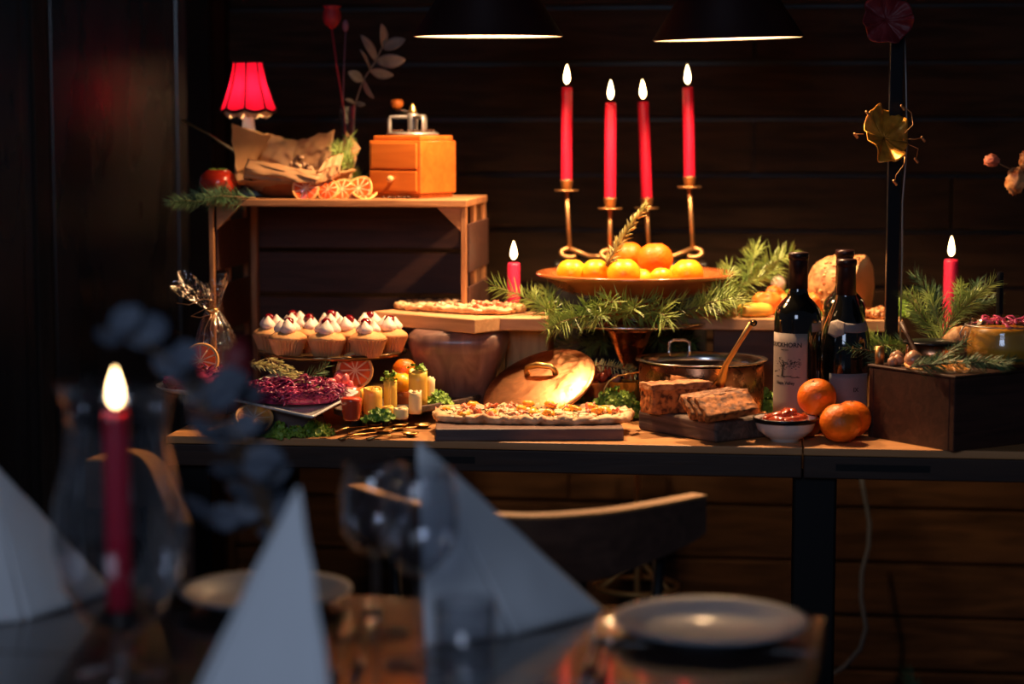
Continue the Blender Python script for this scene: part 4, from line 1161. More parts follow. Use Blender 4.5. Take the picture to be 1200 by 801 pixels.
# front row: dried orange slice, kale, cutlery
p = D(298, 491, 3.16)
slice_disc('orange_slice', 'dried orange slice leaning on the plate foot at the table front above the kale', 'orange slice', p, .030, .005, 'drycitrus', (radians(38), 0, radians(8)), .1, 3, None, 9)
for px, py, s_, n_, sd, lab in ((268, 512, (.018, .012, .018), 45, 31, 'small kale tuft at the buffet end below the dried orange slice'), (322, 512, (.026, .014, .026), 80, 32, 'kale tuft in front of the white square plate, the largest at that end'),
                               (345, 512, (.016, .012, .018), 45, 33, 'small kale tuft between two larger ones at the table front'), (368, 510, (.024, .014, .026), 75, 34, 'kale tuft at the table front near the brass spoons'), (383, 509, (.012, .012, .018), 35, 35, 'smallest kale tuft right before the brass spoons')):
    kale('kale_tuft', lab, 'kale', P(px, py, T), s_, n_, .0062, 'kale', sd, group='kale along the table front')
def spoon(label, a, b, bowl=True, seed=0, dz=.003):
    a = Vector(a); b = Vector(b)
    t = thing('brass_spoon', label, 'spoon', (a.x, a.y, T + dz), math.atan2((b - a).y, (b - a).x), 'brass cutlery at the table front')
    L_ = (b - a).length
    MB().tube([(0, 0, .001), (L_ * .3, 0, .004), (L_ * .75, 0, .002), (L_ * .82, 0, .003)], [.004, .0028, .0018, .0025], 8, flat=.5).build('handle', M['brass'], t)
    MB().grid(lambda u, v: Vector((L_ * .80 + u * L_ * .30, (v - .5) * .030 * sin(pi * min(1, u * .93 + .05)) ** .6, .0035 + .002 - .006 * sin(pi * u) * sin(pi * v))), 12, 8, th=.0011).build('spoon_bowl', M['brass'], t)
    return t
for k, (x0, y0, x1, y1, lab) in enumerate(((398, 516, 452, 507, 'brass spoon nearest the table edge before the oval board'), (410, 512, 470, 503, 'brass spoon second from the table edge before the oval board'), (430, 516, 484, 511, 'brass spoon lying nearest the walnut board at the table edge'),
                                       (392, 510, 440, 503, 'brass spoon pushed in under the oval board beside the kale'), (450, 508, 498, 501, 'brass spoon with its bowl beside the walnut board corner'))):
    spoon(lab, P(x0, y0, T), P(x1, y1, T), dz=.0015 + .004 * (k % 2))

# ================================================================== MIDDLE: stand with garland and fruit dish
GD = 3.57
gc = D(738, 377, GD)
gs = thing('copper_stand', 'footed stand with steel plate and tapering copper bowl stem, carrying the fir and fruit dish', 'stand', (gc.x, gc.y, T))
gh = gc.z - T
MB().lathe([(0, gh - .002), (.135, gh - .002), (.139, gh), (.139, gh + .004), (.134, gh + .0045), (0, gh + .0035)], 56).build('plate', M['steel'], gs)
MB().lathe([(0, 0), (.05, 0), (.052, .004), (.03, .012), (.010, .03), (.008, .05), (.012, gh * .45), (.022, gh * .6), (.033, gh * .78), (.038, gh - .018), (.042, gh - .015), (.042, gh - .012), (.036, gh - .010), (.036, gh - .003), (0, gh - .002)], 40).build('stem', M['copper'], gs)
fdz = D(745, 346, GD).z
rimz = D(745, 321, GD).z
fd = thing('fruit_dish', 'wide shallow red-brown glazed dish of citrus fruit above the fir garland', 'dish', (D(745, 330, GD).x, GD, gc.z + .0045))
b0 = fdz - (gc.z + .0045); b1_ = rimz - (gc.z + .0045)
R0 = .174
MB().lathe([(0, 0), (.07, 0), (.072, .006), (.062, .012), (.062, b0 - .002), (.105, b0), (.135, b0 + (b1_ - b0) * .35), (.158, b0 + (b1_ - b0) * .82), (R0, b1_ - .001), (R0 + .001, b1_ + .002), (R0 - .003, b1_ + .0045), (.155, b1_ - .002), (.130, b0 + .014), (.10, b0 + .008), (0, b0 + .006)], 64).build('dish', M['dish'], fd)
FZ = gc.z + .0045 + b0 + .006
for k, (px, top, d, r, m, nm, lab) in enumerate(((670, 303, 3.50, .0265, 'lemon', 'lemon', 'lemon nearest the candle side in the fruit dish'),
        (698, 303, 3.49, .0245, 'lemon', 'lemon', 'lemon at the foot of the rosemary sprig'),
        (731, 302, 3.47, .0290, 'lemon', 'lemon', 'lemon in the centre front of the dish before the big orange'),
        (806, 303, 3.52, .0275, 'lemon', 'lemon', 'lemon sitting apart at the wine bottle side of the dish'),
        (768, 284, 3.55, .0310, 'orange', 'orange', 'largest bright orange in the fruit dish, right of the rosemary'),
        (737, 283, 3.62, .0270, 'orange', 'orange', 'orange half hidden behind the rosemary sprig'),
        (775, 313, 3.45, .0200, 'lemon', 'lemon', 'small lemon low in the dish before the big orange'))):
    tp = D(px, top, d)
    citrus(nm, lab, (tp.x, tp.y, tp.z - 2 * r * .93), r, m, 'citrus in the fruit dish', k)
# fillers the visible fruit rest on
for k, (px, d, r, lab) in enumerate(((700, 3.60, .026, 'lemon deep in the dish behind the rosemary foot'), (752, 3.535, .024, 'lemon buried under the big orange'), (790, 3.60, .025, 'lemon at the back of the dish behind the lone front one'))):
    tp = D(px, 330, d)
    citrus('lemon', lab, (tp.x, tp.y, FZ), r, 'lemon', 'citrus in the fruit dish', k + 9)
sprig('rosemary_sprig', 'thick rosemary sprig standing up out of the fruit dish', 'rosemary', [D(711, 312, 3.47), D(724, 288, 3.475), D(741, 262, 3.48), D(758, 241, 3.485)], .022, 120, .0020, 'rosemary', 0, 41, 1.0, fwd=.85, stem=.0035)
# garland of fir sprigs
gar = [('fir sprig drooping past the pink candle beside the raised board', [(672, 372, 3.46), (650, 368, 3.45), (634, 358, 3.47), (622, 346, 3.50)], .034, 170, 2),
       ('fir sprig over the steel plate rim under the candle side of the dish', [(720, 366, 3.43), (700, 368, 3.41), (676, 372, 3.40), (655, 378, 3.40)], .033, 170, 2),
       ('fir tuft in the middle of the garland hiding the foot of the dish', [(726, 372, 3.47), (735, 366, 3.42), (744, 360, 3.38)], .034, 120, 1),
       ('fir tuft pointing forward under the dish, above the copper stem', [(700, 366, 3.46), (690, 364, 3.42), (684, 358, 3.385)], .033, 100, 0),
       ('fir sprig with spread needles under the bottle side of the dish', [(745, 362, 3.44), (766, 364, 3.41), (785, 372, 3.395)], .036, 120, 1),
       ('fir sprig reaching from the dish toward the raised salmon board', [(785, 366, 3.46), (810, 362, 3.44), (838, 352, 3.44), (856, 344, 3.45)], .033, 170, 2),
       ('long fir sprig rising behind the salmon toward the dark wine bottle neck', [(838, 362, 3.60), (862, 340, 3.62), (888, 320, 3.64), (916, 298, 3.66)], .034, 210, 3),
       ('fir sprig low beside the end of the salmon board', [(872, 352, 3.60), (855, 352, 3.57), (836, 358, 3.55)], .034, 130, 2),
       ('dark fir sprig hanging below the stand behind the copper stem', [(715, 388, 3.64), (700, 398, 3.62), (688, 408, 3.60)], .034, 110, 1),
       ('dark fir sprig hanging below the stand behind the casserole', [(775, 385, 3.64), (772, 400, 3.62), (792, 405, 3.62), (800, 392, 3.62)], .030, 120, 1)]
for k, (lab, ps, L_, n_, tw) in enumerate(gar):
    sprig('fir_sprig', lab, 'fir sprig', [D(*q) for q in ps], L_ * 1.2, int(n_ * .62), .0009, 'needle', tw + 1, 50 + k, 1.2, fwd=.5, group='fir garland around the fruit dish')

# small bowls behind the kale
for k, (px, d, r, hh, m, lab) in enumerate(((700, 3.43, .030, .036, 'dish', 'brown ramekin of red salami rolls beside the copper lid'), (732, 3.41, .027, .036, 'amber', 'amber glass cup with dark brine and herbs before the copper stem'))):
    p = D(px, 450, d)
    t = thing('ramekin' if k == 0 else 'glass_cup', lab, 'bowl' if k == 0 else 'cup', (p.x, p.y, T))
    z0 = D(px, 468, d).z - T
    z0 = max(z0, 0)
    z1 = D(px, 446, d).z - T
    MB().lathe([(0, 0), (r * .8, 0), (r * .85, .004), (r, z1), (r * .94, z1), (r * .82, .012), (0, .010)], 32).build('vessel', M[m], t)
    MB().lathe([(0, z1 - .010), (r * .93, z1 - .010), (r * .90, z1 - .004), (0, z1 - .002)], 24).build('filling', M['meat' if k == 0 else 'bean'], t)
    if k == 0: rz1 = z1
p0 = D(700, 450, 3.36)
for k, (px, py) in enumerate(((691, 434), (702, 431), (712, 434), (698, 440), (707, 441), (722, 444))):
    p = D(px, py, 3.42 + .008 * (k % 2))
    tag(MB().blob((.0105, .008, .0075), k, .3, n=14, k=9, fine=.08).build('salami_roll', M['ham' if k % 2 else 'meat'], loc=p, rot=(.4 * k, k, k)),
        ['salami piece against the copper lid edge', 'salami piece at the top of the ramekin heap', 'salami piece beneath the white-lit rosemary needles', 'salami piece at the ramekin rim facing the kale', 'dark salami piece in the middle of the ramekin', 'salami piece resting on the amber cup rim'][k], 'salami', 'salami pieces in the small bowls')
sprig('rosemary_sprig', 'pale rosemary sprig lying across the two small bowls', 'rosemary', [D(744, 436, 3.40), D(725, 431, 3.41), D(705, 428, 3.42), D(688, 426, 3.42)], .018, 110, .0011, 'rosemary', 0, 71, .8, fwd=-.5)
a, b = D(706, 458, 3.37), D(748, 436, 3.385)
t = thing('serving_spoon', 'curved brass serving spoon hooked on the amber cup', 'spoon', a)
MB().tube([(0, 0, -.012), (.003, 0, .004), (.010, .002, .016), (.026, .004, .025), b - a], [.0028, .003, .003, .003, .0035], 10, flat=.5).build('handle', M['brass'], t)
MB().blob((.010, .008, .004), 1, m=Matrix.Translation((.0, 0, -.018))).build('spoon_bowl', M['brass'], t)
# kale in the middle
for px, py, s_, n_, sd, lab in ((722, 491, (.048, .022, .054), 260, 81, 'large bright curly kale bunch between long flatbread and fruit cake'), (692, 486, (.026, .020, .046), 130, 82, 'curly kale bunch beside the copper lid edge'),
                                (884, 490, (.042, .026, .064), 220, 83, 'curly kale bunch behind the fruit cake next to the labelled bottle'), (800, 478, (.03, .02, .03), 80, 84, 'kale bunch between the casserole and fruit cake')):
    p = P(px, py, T)
    kale('kale_bunch', lab, 'kale', p, s_, n_, .0072, 'kale', sd)

# casserole
cp = D(822, 421, 3.385)
chh = cp.z - T
cs = thing('casserole', 'low copper casserole pan with steel rim, loop handle behind and long brass handle', 'pan', (cp.x, cp.y, T))
MB().lathe([(0, 0), (.100, 0), (.104, .004), (.104, chh - .004), (.1005, chh - .004), (.100, .006), (0, .005)], 64).build('body', M['copper'], cs)
MB().lathe([(.1000, chh - .012), (.1000, chh - .002), (.110, chh), (.110, chh + .002), (.098, chh + .001), (.0975, chh - .012)], 64).build('rim', M['steel'], cs)
MB().lathe([(0, .007), (.0990, .007), (.0995, chh - .005), (.0992, chh - .005), (.0985, .0085), (0, .0085)], 48).build('lining', M['pan_lining'], cs)
hh = D(800, 397, 3.50) - Vector((cp.x, cp.y, T))
MB().tube([(-.046, .088, chh - .004), (-.047, .095, chh + .006), (-.046, .097, hh.z - .004), (-.040, .098, hh.z), (-.018, .100, hh.z), (-.012, .100, hh.z - .004), (-.011, .100, chh + .006), (-.012, .095, chh - .004)], .0034, 10).build('loop_handle', M['steel'], cs)
h0, h1, h2, h3 = [D(*q) - Vector((cp.x, cp.y, T)) for q in ((846, 444, 3.28), (850, 428, 3.26), (866, 402, 3.24), (882, 377, 3.24))]
MB().tube([h0 + Vector((-.004, .004, -.008)), h0, h1, h2, h3 + Vector((-.003, 0, -.004)), h3 + Vector((.006, 0, .001))], [.013, .011, .0065, .0055, .0065, .0045], 12, flat=.6).build('long_handle', M['brass'], cs)
MB().lathe([(.0035, -.0015), (.0055, -.001), (.0055, .001), (.0035, .0015), (.0035, -.0015)], 16, Matrix.Translation(h3 + Vector((.001, -.005, -.001))) @ Matrix.Rotation(pi / 2, 4, 'X')).build('hanging_ring', M['blacksteel'], cs)

# slab with fruit cake
n0 = P(842, 524.5, T); n0.y = max(n0.y, 3.105)
sa = math.radians(127)
sl = thing('wood_slab', 'rough dark bark-edged wood slab under the fruit cake at the table front', 'slab', (n0.x, n0.y, T), sa)
SL, SW, SH = .185, .125, .033
mb = MB()
def slab(u, v):
    return 0
mb.box(0, SL, -SW, 0, 0, SH)
o = mb.build('slab', M['log'], sl, bevel=.006, seg=3)
def cakeloaf(label, px, py, d, rz, lx, ly, lz, cuts, grp, tilt=0, slices=None):
    t = thing('fruit_cake', label, 'cake', D(px, py, d) if d else None, 0, grp, rot=(tilt, 0, rz))
    return t
def crumbbox(name, m, parent, x0, x1, y0, y1, z0, z1, seed, amp=.0018, n=10, shear=0.0):
    mb = MB()
    bm = bmesh.new()
    bmesh.ops.create_cube(bm, size=1)
    bmesh.ops.subdivide_edges(bm, edges=bm.edges[:], cuts=n, use_grid_fill=True)
    for v in bm.verts:
        x, y, z = v.co.x + .5, v.co.y + .5, v.co.z + .5
        q = Vector((x0 + (x1 - x0) * x + shear * z * (z1 - z0), y0 + (y1 - y0) * y, z0 + (z1 - z0) * z))
        q += Vector((noise.noise(q * 90 + Vector((seed, 0, 0))), noise.noise(q * 90 + Vector((0, seed, 5))), noise.noise(q * 90 + Vector((3, 0, seed))))) * amp
        q += Vector((noise.noise(q * 300), noise.noise(q * 300 + Vector((5, 5, 5))), noise.noise(q * 300 + Vector((9, 2, 1))))) * amp * .5
        v.co = q
    me = bpy.data.meshes.new(name); bm.to_mesh(me); bm.free()
    me.polygons.foreach_set('use_smooth', [True] * len(me.polygons))
    me.materials.append(M[m])
    o = bpy.data.objects.new(name, me); COL.objects.link(o); o.parent = parent
    return o
SZ = T + SH
ca = P(795, 482, SZ)
c1 = thing('fruit_cake', 'uncut end of dark fruit cake with sugared crust at the back of the slab', 'cake', (ca.x - .004, ca.y + .004, SZ), radians(24), 'fruit cake on the slab')
crumbbox('crumb', 'darkcake', c1, -.052, .052, -.021, .021, 0, .040, 1, .002, 16)
crumbbox('crust', 'cakecrust', c1, -.054, .054, -.023, .023, .038, .047, 2, .0022, 14)
cb = P(850, 492, SZ)
for k in range(3):
    off = Vector((.010 * k - .018, -.012 * k + .016, 0))
    c2_ = thing('cake_slice', ['fruit cake slice at the back of the leaning stack', 'fruit cake slice in the middle of the leaning stack', 'fruit cake slice at the front of the stack showing its orange-brown crumb'][k], 'cake', (cb.x + off.x, cb.y + off.y, SZ + .021), 0, 'leaning fruit cake slices', rot=(radians(-56), radians(-6), radians(20)))
    crumbbox('crumb', 'darkcake', c2_, -.044, .044, -.0065, .0065, -.019, .024, 10 + k, .0015, 12)
    crumbbox('crust', 'cakecrust', c2_, -.045, .045, -.0068, .0068, .0235, .0275, 20 + k, .0015, 8)
ch_ = P(815, 487, SZ)
tag(crumbbox('cake_crumb', 'cake', None, ch_.x - .008, ch_.x + .010, ch_.y - .03, ch_.y - .015, SZ - .001, SZ + .012, 4), 'small pale broken cake piece on the slab beneath the slices', 'cake')

# bowl with dates
bp = P(925, 522, T); bp.y = max(bp.y, 3.135)
bw = thing('serving_bowl', 'small white footed bowl with dark rim holding dates before the wine bottles', 'bowl', (bp.x, bp.y, T))
bh_ = D(925, 489, bp.y).z - T
MB().lathe([(0, 0), (.022, 0), (.023, .004), (.030, .007), (.043, bh_ * .5), (.048, bh_ * .9), (.0492, bh_), (.0478, bh_), (.0455, bh_ * .85), (.040, bh_ * .5), (.024, .011), (0, .010)], 56).build('vessel', M['porcelain'], bw)
MB().lathe([(.0484, bh_ - .006), (.0499, bh_ - .003), (.0500, bh_ + .0005), (.0488, bh_ + .0015), (.0474, bh_ - .001)], 56).build('rim_band', M['steelblack'], bw)
for k in range(8):
    a = k * 2 * pi / 6.3; r_ = .025 if k < 6 else .006
    z_ = T + bh_ - .003 + (.010 if k > 5 else 0)
    tag(MB().blob((.020, .0085, .0085), k, .22, n=18, k=10, fine=.06).build('date', M['meat'], loc=(bp.x + r_ * cos(a), bp.y + r_ * sin(a), z_), rot=(.2 * k, .2 * sin(k), a + 1.2)),
        'glossy dark red date in the white bowl, ' + ['lying toward the mandarins', 'behind, toward the perched mandarin', 'at the back of the heap', 'toward the fruit cake, at the back', 'at the front rim toward the fruit cake', 'at the front rim in the middle', 'on top of the heap toward the bottle', 'on top of the heap toward the cake'][k], 'date', 'dates in the white bowl')
# mandarins
mA = P(985, 519, T); r = .031
mA.y = max(mA.y, 3.115 + .0)
citrus('mandarin', 'mandarin nearest the camera, resting on the table beside the white bowl', (mA.x, mA.y, T), .0325, 'orange', 'mandarins by the white bowl', 1, .94)
mB = D(1001, 489, 3.185)
citrus('mandarin', 'mandarin on the table behind the front one, in the wine bottle shade', (mA.x + .028, mA.y + .062, T), .0305, 'orange', 'mandarins by the white bowl', 2, .94)
mC = D(962, 463, mA.y + .048)
citrus('mandarin', 'mandarin perched on top between the bowl and the other two', (mC.x, mC.y, mC.z - .0295), .0305, 'orange', 'mandarins by the white bowl', 3, .94, rot=(.15, -.25, 0))
mD = mC.copy()
citrus('mandarin', 'mandarin hidden on the table beneath the perched one', (mA.x - .042, mA.y + .060, T), .0215, 'orange', None, 4, .9)

# wine bottles
def wrap(pts2, fs, R, z0=0, a0=0.0):
    return [(R * sin(x / R + a0), -R * cos(x / R + a0), z + z0) for x, z in pts2], fs
def label_patch(name, m, parent, R, w_, z0, z1, a0=0.0, shape=None):
    mb = MB()
    def fn(u, v):
        x = (u - .5) * w_
        zz = z0 + (z1 - z0) * v if shape is None else shape(u, v)
        return Vector((R * sin(x / R + a0), -R * cos(x / R + a0), zz))
    return mb.grid(fn, 28, 6, th=.0002).build(name, M[m], parent)
def text_on(parent, txt, size, R, zc, a0=0.0, m='ink', xs=1.0):
    c = bpy.data.curves.new('lettering', 'FONT'); c.body = txt; c.size = size; c.align_x = 'CENTER'; c.align_y = 'CENTER'; c.resolution_u = 3; c.offset = size * .03
    o = bpy.data.objects.new('lettering', c); COL.objects.link(o)
    dg = bpy.context.evaluated_depsgraph_get(); dg.update()
    me = bpy.data.meshes.new_from_object(o.evaluated_get(dg))
    bpy.data.objects.remove(o)
    for v in me.vertices:
        x, y = v.co.x * xs, v.co.y
        v.co = (R * sin(x / R + a0), -R * cos(x / R + a0), zc + y)
    me.materials.clear(); me.materials.append(M[m])
    q = bpy.data.objects.new('lettering', me); COL.objects.link(q); q.parent = parent
    return q
def bottle(name, label, loc, prof, rz, caps, cR):
    t = thing(name, label, 'wine bottle', loc, rz)
    MB().lathe(prof, 56).build('glass', M['wineglass'], t)
    MB().lathe(caps, 40).build('foil_capsule', M['foil'], t)
    return t
b1p = P(933, 503, T)
h1_ = D(933, 296, b1p.y).z - T
R1 = .0375
def bord(h, R): return [(0, .003), (R * .6, .002), (R * .92, 0), (R, .005), (R, h * .62), (R * .985, h * .655), (R * .90, h * .69), (R * .70, h * .725), (R * .48, h * .755), (R * .40, h * .79), (R * .375, h * .97), (R * .41, h * .972), (R * .41, h * .99), (R * .36, h), (0, h)]
def capp(h, R, f=.80): return [(R * .405, h * f), (R * .41, h * f), (R * .395, h * .955), (R * .40, h * .965), (R * .435, h * .968), (R * .435, h * .992), (R * .40, h * 1.003), (0, h * 1.003)]
bb = bottle('wine_bottle', 'high-shouldered dark wine bottle with cream tree label, nearest the fruit cake', (b1p.x, b1p.y, T), bord(h1_, R1), 0, capp(h1_, R1), R1)
a0 = -.62
lz0 = .028; lz1 = D(933, 391, b1p.y - R1).z - T
lb_ = label_patch('label', 'label', bb, R1 + .0003, .070, lz0, lz1, a0)
Rl = R1 + .0007
hh_ = lz1 - lz0
text_on(lb_, 'DUCKHORN', .0098, Rl, lz1 - .0185, a0 - .10, xs=1.05)
text_on(lb_, 'VINEYARDS', .0028, Rl, lz1 - .0262, a0 - .08)
text_on(lb_, 'Napa Valley', .0070, Rl, lz1 - .079, a0 - .05)
# little tree engraving: trunk, branches and foliage strokes
mb = MB(); rr = random.Random(6)
def stroke(x0, z0_, x1, z1_, w_):
    dx, dz = x1 - x0, z1_ - z0_; x0, z0_, x1, z1_, w_ = x0 * 1.25, z0_ * 1.35, x1 * 1.25, z1_ * 1.35, w_ * 1.6; dx, dz = x1 - x0, z1_ - z0_; L_ = math.hypot(dx, dz) or 1; nx, nz = -dz / L_ * w_, dx / L_ * w_
    v_, f_ = wrap([(x0 - nx, z0_ - nz), (x1 - nx * .4, z1_ - nz * .4), (x1 + nx * .4, z1_ + nz * .4), (x0 + nx, z0_ + nz)], [(0, 1, 2, 3)], Rl, lz1 - .052, a0 - .05)
    mb.add(v_, f_, None, False)
stroke(-.020, -.008, -.012, -.006, .0006)
stroke(-.004, -.012, -.002, .004, .0012); stroke(-.002, 0, .010, .004, .0006); stroke(-.003, -.001, -.010, .006, .0006)
for k in range(90):
    x = rr.gauss(.004, .009); z_ = rr.gauss(.003, .0035); z_ += -.00 if abs(x) < .01 else -.001
    stroke(x, z_, x + rr.uniform(-.003, .003), z_ + rr.uniform(-.0008, .0015), .00045)
for k in range(16):
    x = rr.uniform(-.018, .016); stroke(x, -.0125 + rr.uniform(-.001, .001), x + .006, -.0125 + rr.uniform(-.001, .001), .0003)
mb.build('engraving', M['ink'], lb_)
label_patch('back_label', 'label', bb, R1 + .0003, .034, lz1 + .002, lz1 + .016, .95)
b2p = P(989, 500, T)
h2_ = D(990, 304, b2p.y).z - T
R2 = .041
def burg(h, R): return [(0, .003), (R * .6, .002), (R * .93, 0), (R, .006), (R, h * .46), (R * .97, h * .52), (R * .86, h * .60), (R * .66, h * .68), (R * .47, h * .75), (R * .37, h * .80), (R * .345, h * .97), (R * .375, h * .972), (R * .375, h * .99), (R * .33, h), (0, h)]
def capb(h, R): return [(R * .385, h * .785), (R * .39, h * .785), (R * .365, h * .95), (R * .37, h * .965), (R * .40, h * .968), (R * .40, h * .992), (R * .37, h * 1.003), (0, h * 1.003)]
b2_ = bottle('wine_bottle', 'slope-shouldered dark wine bottle with shield on its neck band, behind the mandarins', (b2p.x, b2p.y, T), burg(h2_, R2), 0, capb(h2_, R2), R2)
zl = D(990, 438, b2p.y - R2).z - T
l2 = label_patch('label', 'labeldark', b2_, R2 + .0003, .070, .022, zl, .05)
text_on(l2, 'IX', .0095, R2 + .0007, zl - .026, .28)
# neck band with shield
zn0 = D(975, 392, b2p.y - R2).z - T; zn1 = D(975, 379, b2p.y - R2).z - T
def rb(z):
    pr = burg(h2_, R2)
    for (ra, za), (rb_, zb_) in zip(pr[3:], pr[4:]):
        if za <= z <= zb_: return ra + (rb_ - ra) * (z - za) / (zb_ - za)
    return R2
def band(w_, a0, zf, off=.0006):
    def fn(u, v):
        z = zf(u, v); r_ = rb(z) + off; a = a0 + (u - .5) * w_
        return Vector((r_ * sin(a), -r_ * cos(a), z))
    return fn
MB().grid(band(1.9, .35, lambda u, v: zn0 + .002 + (zn1 - zn0 - .003) * v + .004 * (2 * u - 1) ** 2), 30, 5, th=.0003).build('neck_band', M['labeldark'], b2_)
sh_ = MB()
sh_.grid(band(.78, -.60, lambda u, v: zn0 - .006 + (zn1 - zn0 + .011) * v * (1 - .35 * abs(2 * u - 1)) + .006 * abs(2 * u - 1) * 1), 20, 8, th=.0004, m=None)
sh_.v = [(x * 1.012, y * 1.012, z) for x, y, z in sh_.v]
sh_.build('shield', M['label'], b2_)
b3p = P(987, 484, T)
h3_ = D(987, 293, b3p.y).z - T
bottle('wine_bottle', 'third wine bottle, only its foil top showing behind the slope-shouldered one', (b3p.x, b3p.y, T), bord(h3_, .0370), 0, capp(h3_, .0370), .037)
tag(MB().lathe([(0, 0), (.0045, 0), (.0045, .055), (0, .055)], 12).build('taper_stub', M['label'], loc=(D(961, 470, 3.27).x, 3.335, T)), 'slim pale taper stub showing between the two front bottles', 'candle')

# ================================================================== RAISED BOARD ON DARK BOX, right of centre
rb0 = D(801, 389, 3.49); rb1 = D(1062, 385, 3.44)
rz_ = D(930, 375.5, 3.47).z
ang_r = math.atan2((rb1 - rb0).y, (rb1 - rb0).x)
Lr = (Vector((rb1.x, rb1.y, 0)) - Vector((rb0.x, rb0.y, 0))).length
RB = thing('serving_board', 'pale raised serving board behind the wine bottles carrying salmon, potato and roast', 'serving board', (rb0.x, rb0.y + .03, rz_ - .020), ang_r)
MB().box(0, Lr, 0, .085, 0, .020).build('plank', M['board'], RB, bevel=.002)
MB().box(0, Lr, .087, .19, 0, .0195).build('plank', M['board'], RB, bevel=.002)
DBx = thing('dark_box', 'dark red-brown wooden box under the raised serving board', 'box', (rb0.x + .055, rb0.y + .045, T), ang_r)
dbw = Lr - .08; dbh = rz_ - .020 - T
MB().box(0, dbw, 0, .012, 0, dbh).build('front_board', M['boxdark'], DBx, bevel=.002)
MB().box(0, dbw, .14, .152, 0, dbh).build('back_board', M['boxdark'], DBx, bevel=.002)
for x in (0, dbw - .012): MB().box(x, x + .012, .0125, .1395, 0, dbh).build('side_board', M['boxdark'], DBx, bevel=.002)
def on_board(px, off=0.0, dy=.04):
    # a point on the board at pixel column px, dy back from its front edge
    k = (px - 600) / FPX
    a, b = cos(ang_r), sin(ang_r)
    ox, oy = rb0.x - b * dy, rb0.y + .03 + a * dy
    s_ = (k * oy - ox) / (a - k * b)
    return Vector((ox + a * s_, oy + b * s_, rz_))
p = on_board(826, dy=.03)
slice_disc('orange_slice', 'dried orange slice lying on the end of the raised board, the lower one', 'orange slice', p + Vector((-.006, -.008, .0008)), .028, .005, 'drycitrus', (radians(3), radians(-2), 0), .03, 3, 'dried orange slices on the raised board')
slice_disc('orange_slice', 'dried orange slice resting on top of the other at the raised board end', 'orange slice', p + Vector((.016, .008, .009)), .028, .005, 'drycitrus', (radians(14), radians(-10), 1), .04, 4, 'dried orange slices on the raised board')
p = on_board(886, dy=.035)
tag(MB().blob((.031, .020, .0125), 2, .1, n=28, k=14, sq=.75).build('cheese_piece', M['cheeseroll'], loc=p + Vector((0, 0, .0120)), rot=(0, 0, .2)), 'smooth pale yellow cheese lump on the raised board before the salmon', 'cheese')
for k, (px, dy, rx, rz1, lab) in enumerate(((900, .085, .026, .020, 'salmon-orange stuffed piece with herbs at the garland end'), (925, .090, .022, .019, 'salmon-orange piece behind the tree-label bottle neck'), (953, .090, .024, .020, 'salmon-orange piece between the two bottle necks'), (945, .055, .018, .013, 'small salmon-orange piece in front, between the bottles'), (908, .13, .020, .024, 'salmon-orange piece at the back near the white egg'))):
    p = on_board(px, dy=dy)
    t = thing('salmon_roll', lab, 'salmon', p, k * 1.0, 'salmon pieces on the raised board')
    MB().blob((rx, rx * .8, rz1), k, .22, n=26, k=14, sq=.8, m=Matrix.Translation((0, 0, rz1 * .95))).build('flesh', M['salmon'], t)
    mb = MB(); rr = random.Random(k)
    for j in range(45):
        a = rr.uniform(0, 2 * pi); f = rr.random() * .8
        needles_at(mb, Vector((rx * f * cos(a), rx * .8 * f * sin(a), rz1 * 1.88 * (1 - .20 * f * f))), Vector((rr.uniform(-1, 1), rr.uniform(-1, 1), .3)), .006, .0008, rr)
    tag(mb.build('dill', M['parsley'], t), kind='stuff')
p = on_board(913, dy=.15)
tag(MB().blob((.0135, .0125, .016), 1, .05).build('boiled_egg', M['cream'], loc=p + Vector((0, -.0, .049)), rot=(0, 0, 0)), 'small pale round egg on top of the salmon beside the bottle neck', 'egg')
kale('parsley_bunch', 'parsley between the two bottle necks on the raised board', 'parsley', on_board(945, dy=.15), (.05, .02, .055), 150, .0075, 'parsley', 91)
kale('parsley_bunch', 'low parsley at the bottle shoulder on the raised board', 'parsley', on_board(955, dy=.035), (.024, .012, .016), 50, .006, 'parsley', 92)
kale('lettuce_bunch', 'bright green lettuce at the far end of the raised board beyond the black rod', 'lettuce', on_board(1072, dy=.10) - Vector((.020, 0, 0)), (.020, .025, .026), 70, .008, 'parsley', 93)
# roast
p = on_board(990, dy=.105)
rr_ = .054
rt = thing('roast', 'large browned rolled roast with a cut face behind the bottle tops', 'roast', p, radians(-28))
def rmod(r, z, a, j): return (r * (1 + .06 * noise.noise(Vector((cos(a) * 2, sin(a) * 2, z * 20))) + .05 * noise.noise(Vector((cos(a) * 6, sin(a) * 6, z * 60)))), z)
rmx = Matrix.Translation((0, 0, rr_ * .93)) @ Matrix.Rotation(pi / 2, 4, 'Y')
MB().lathe([(0, -.062), (.022, -.061), (.040, -.050), (.050, -.032), (rr_, -.008), (rr_, .030), (.0525, .038)], 56, rmx, mod=rmod).build('crust', M['roast'], rt)
MB().lathe([(.0525, .038), (.050, .0390), (.03, .040), (.0, .0395)], 56, rmx, mod=rmod).build('cut_face', M['roastcut'], rt)
mb = MB(); rr = random.Random(31)
for k in range(230):
    a = rr.uniform(0, 2 * pi); z = rr.uniform(-.045, .034); r_ = (rr_ if z > -.01 else rr_ * (1 - ((-z - .01) / .055) ** 2 * .7)) * 1.0
    mb.blob((.0035, .0028, .0016), k, .4, n=6, k=4, m=rmx @ Matrix.Translation((r_ * cos(a), r_ * sin(a), z)) @ Matrix.Rotation(a, 4, 'Z') @ Matrix.Rotation(pi / 2, 4, 'Y'))
tag(mb.build('spice_crumbs', M['bacon'], rt), kind='stuff')
mb = MB(); rr = random.Random(12)
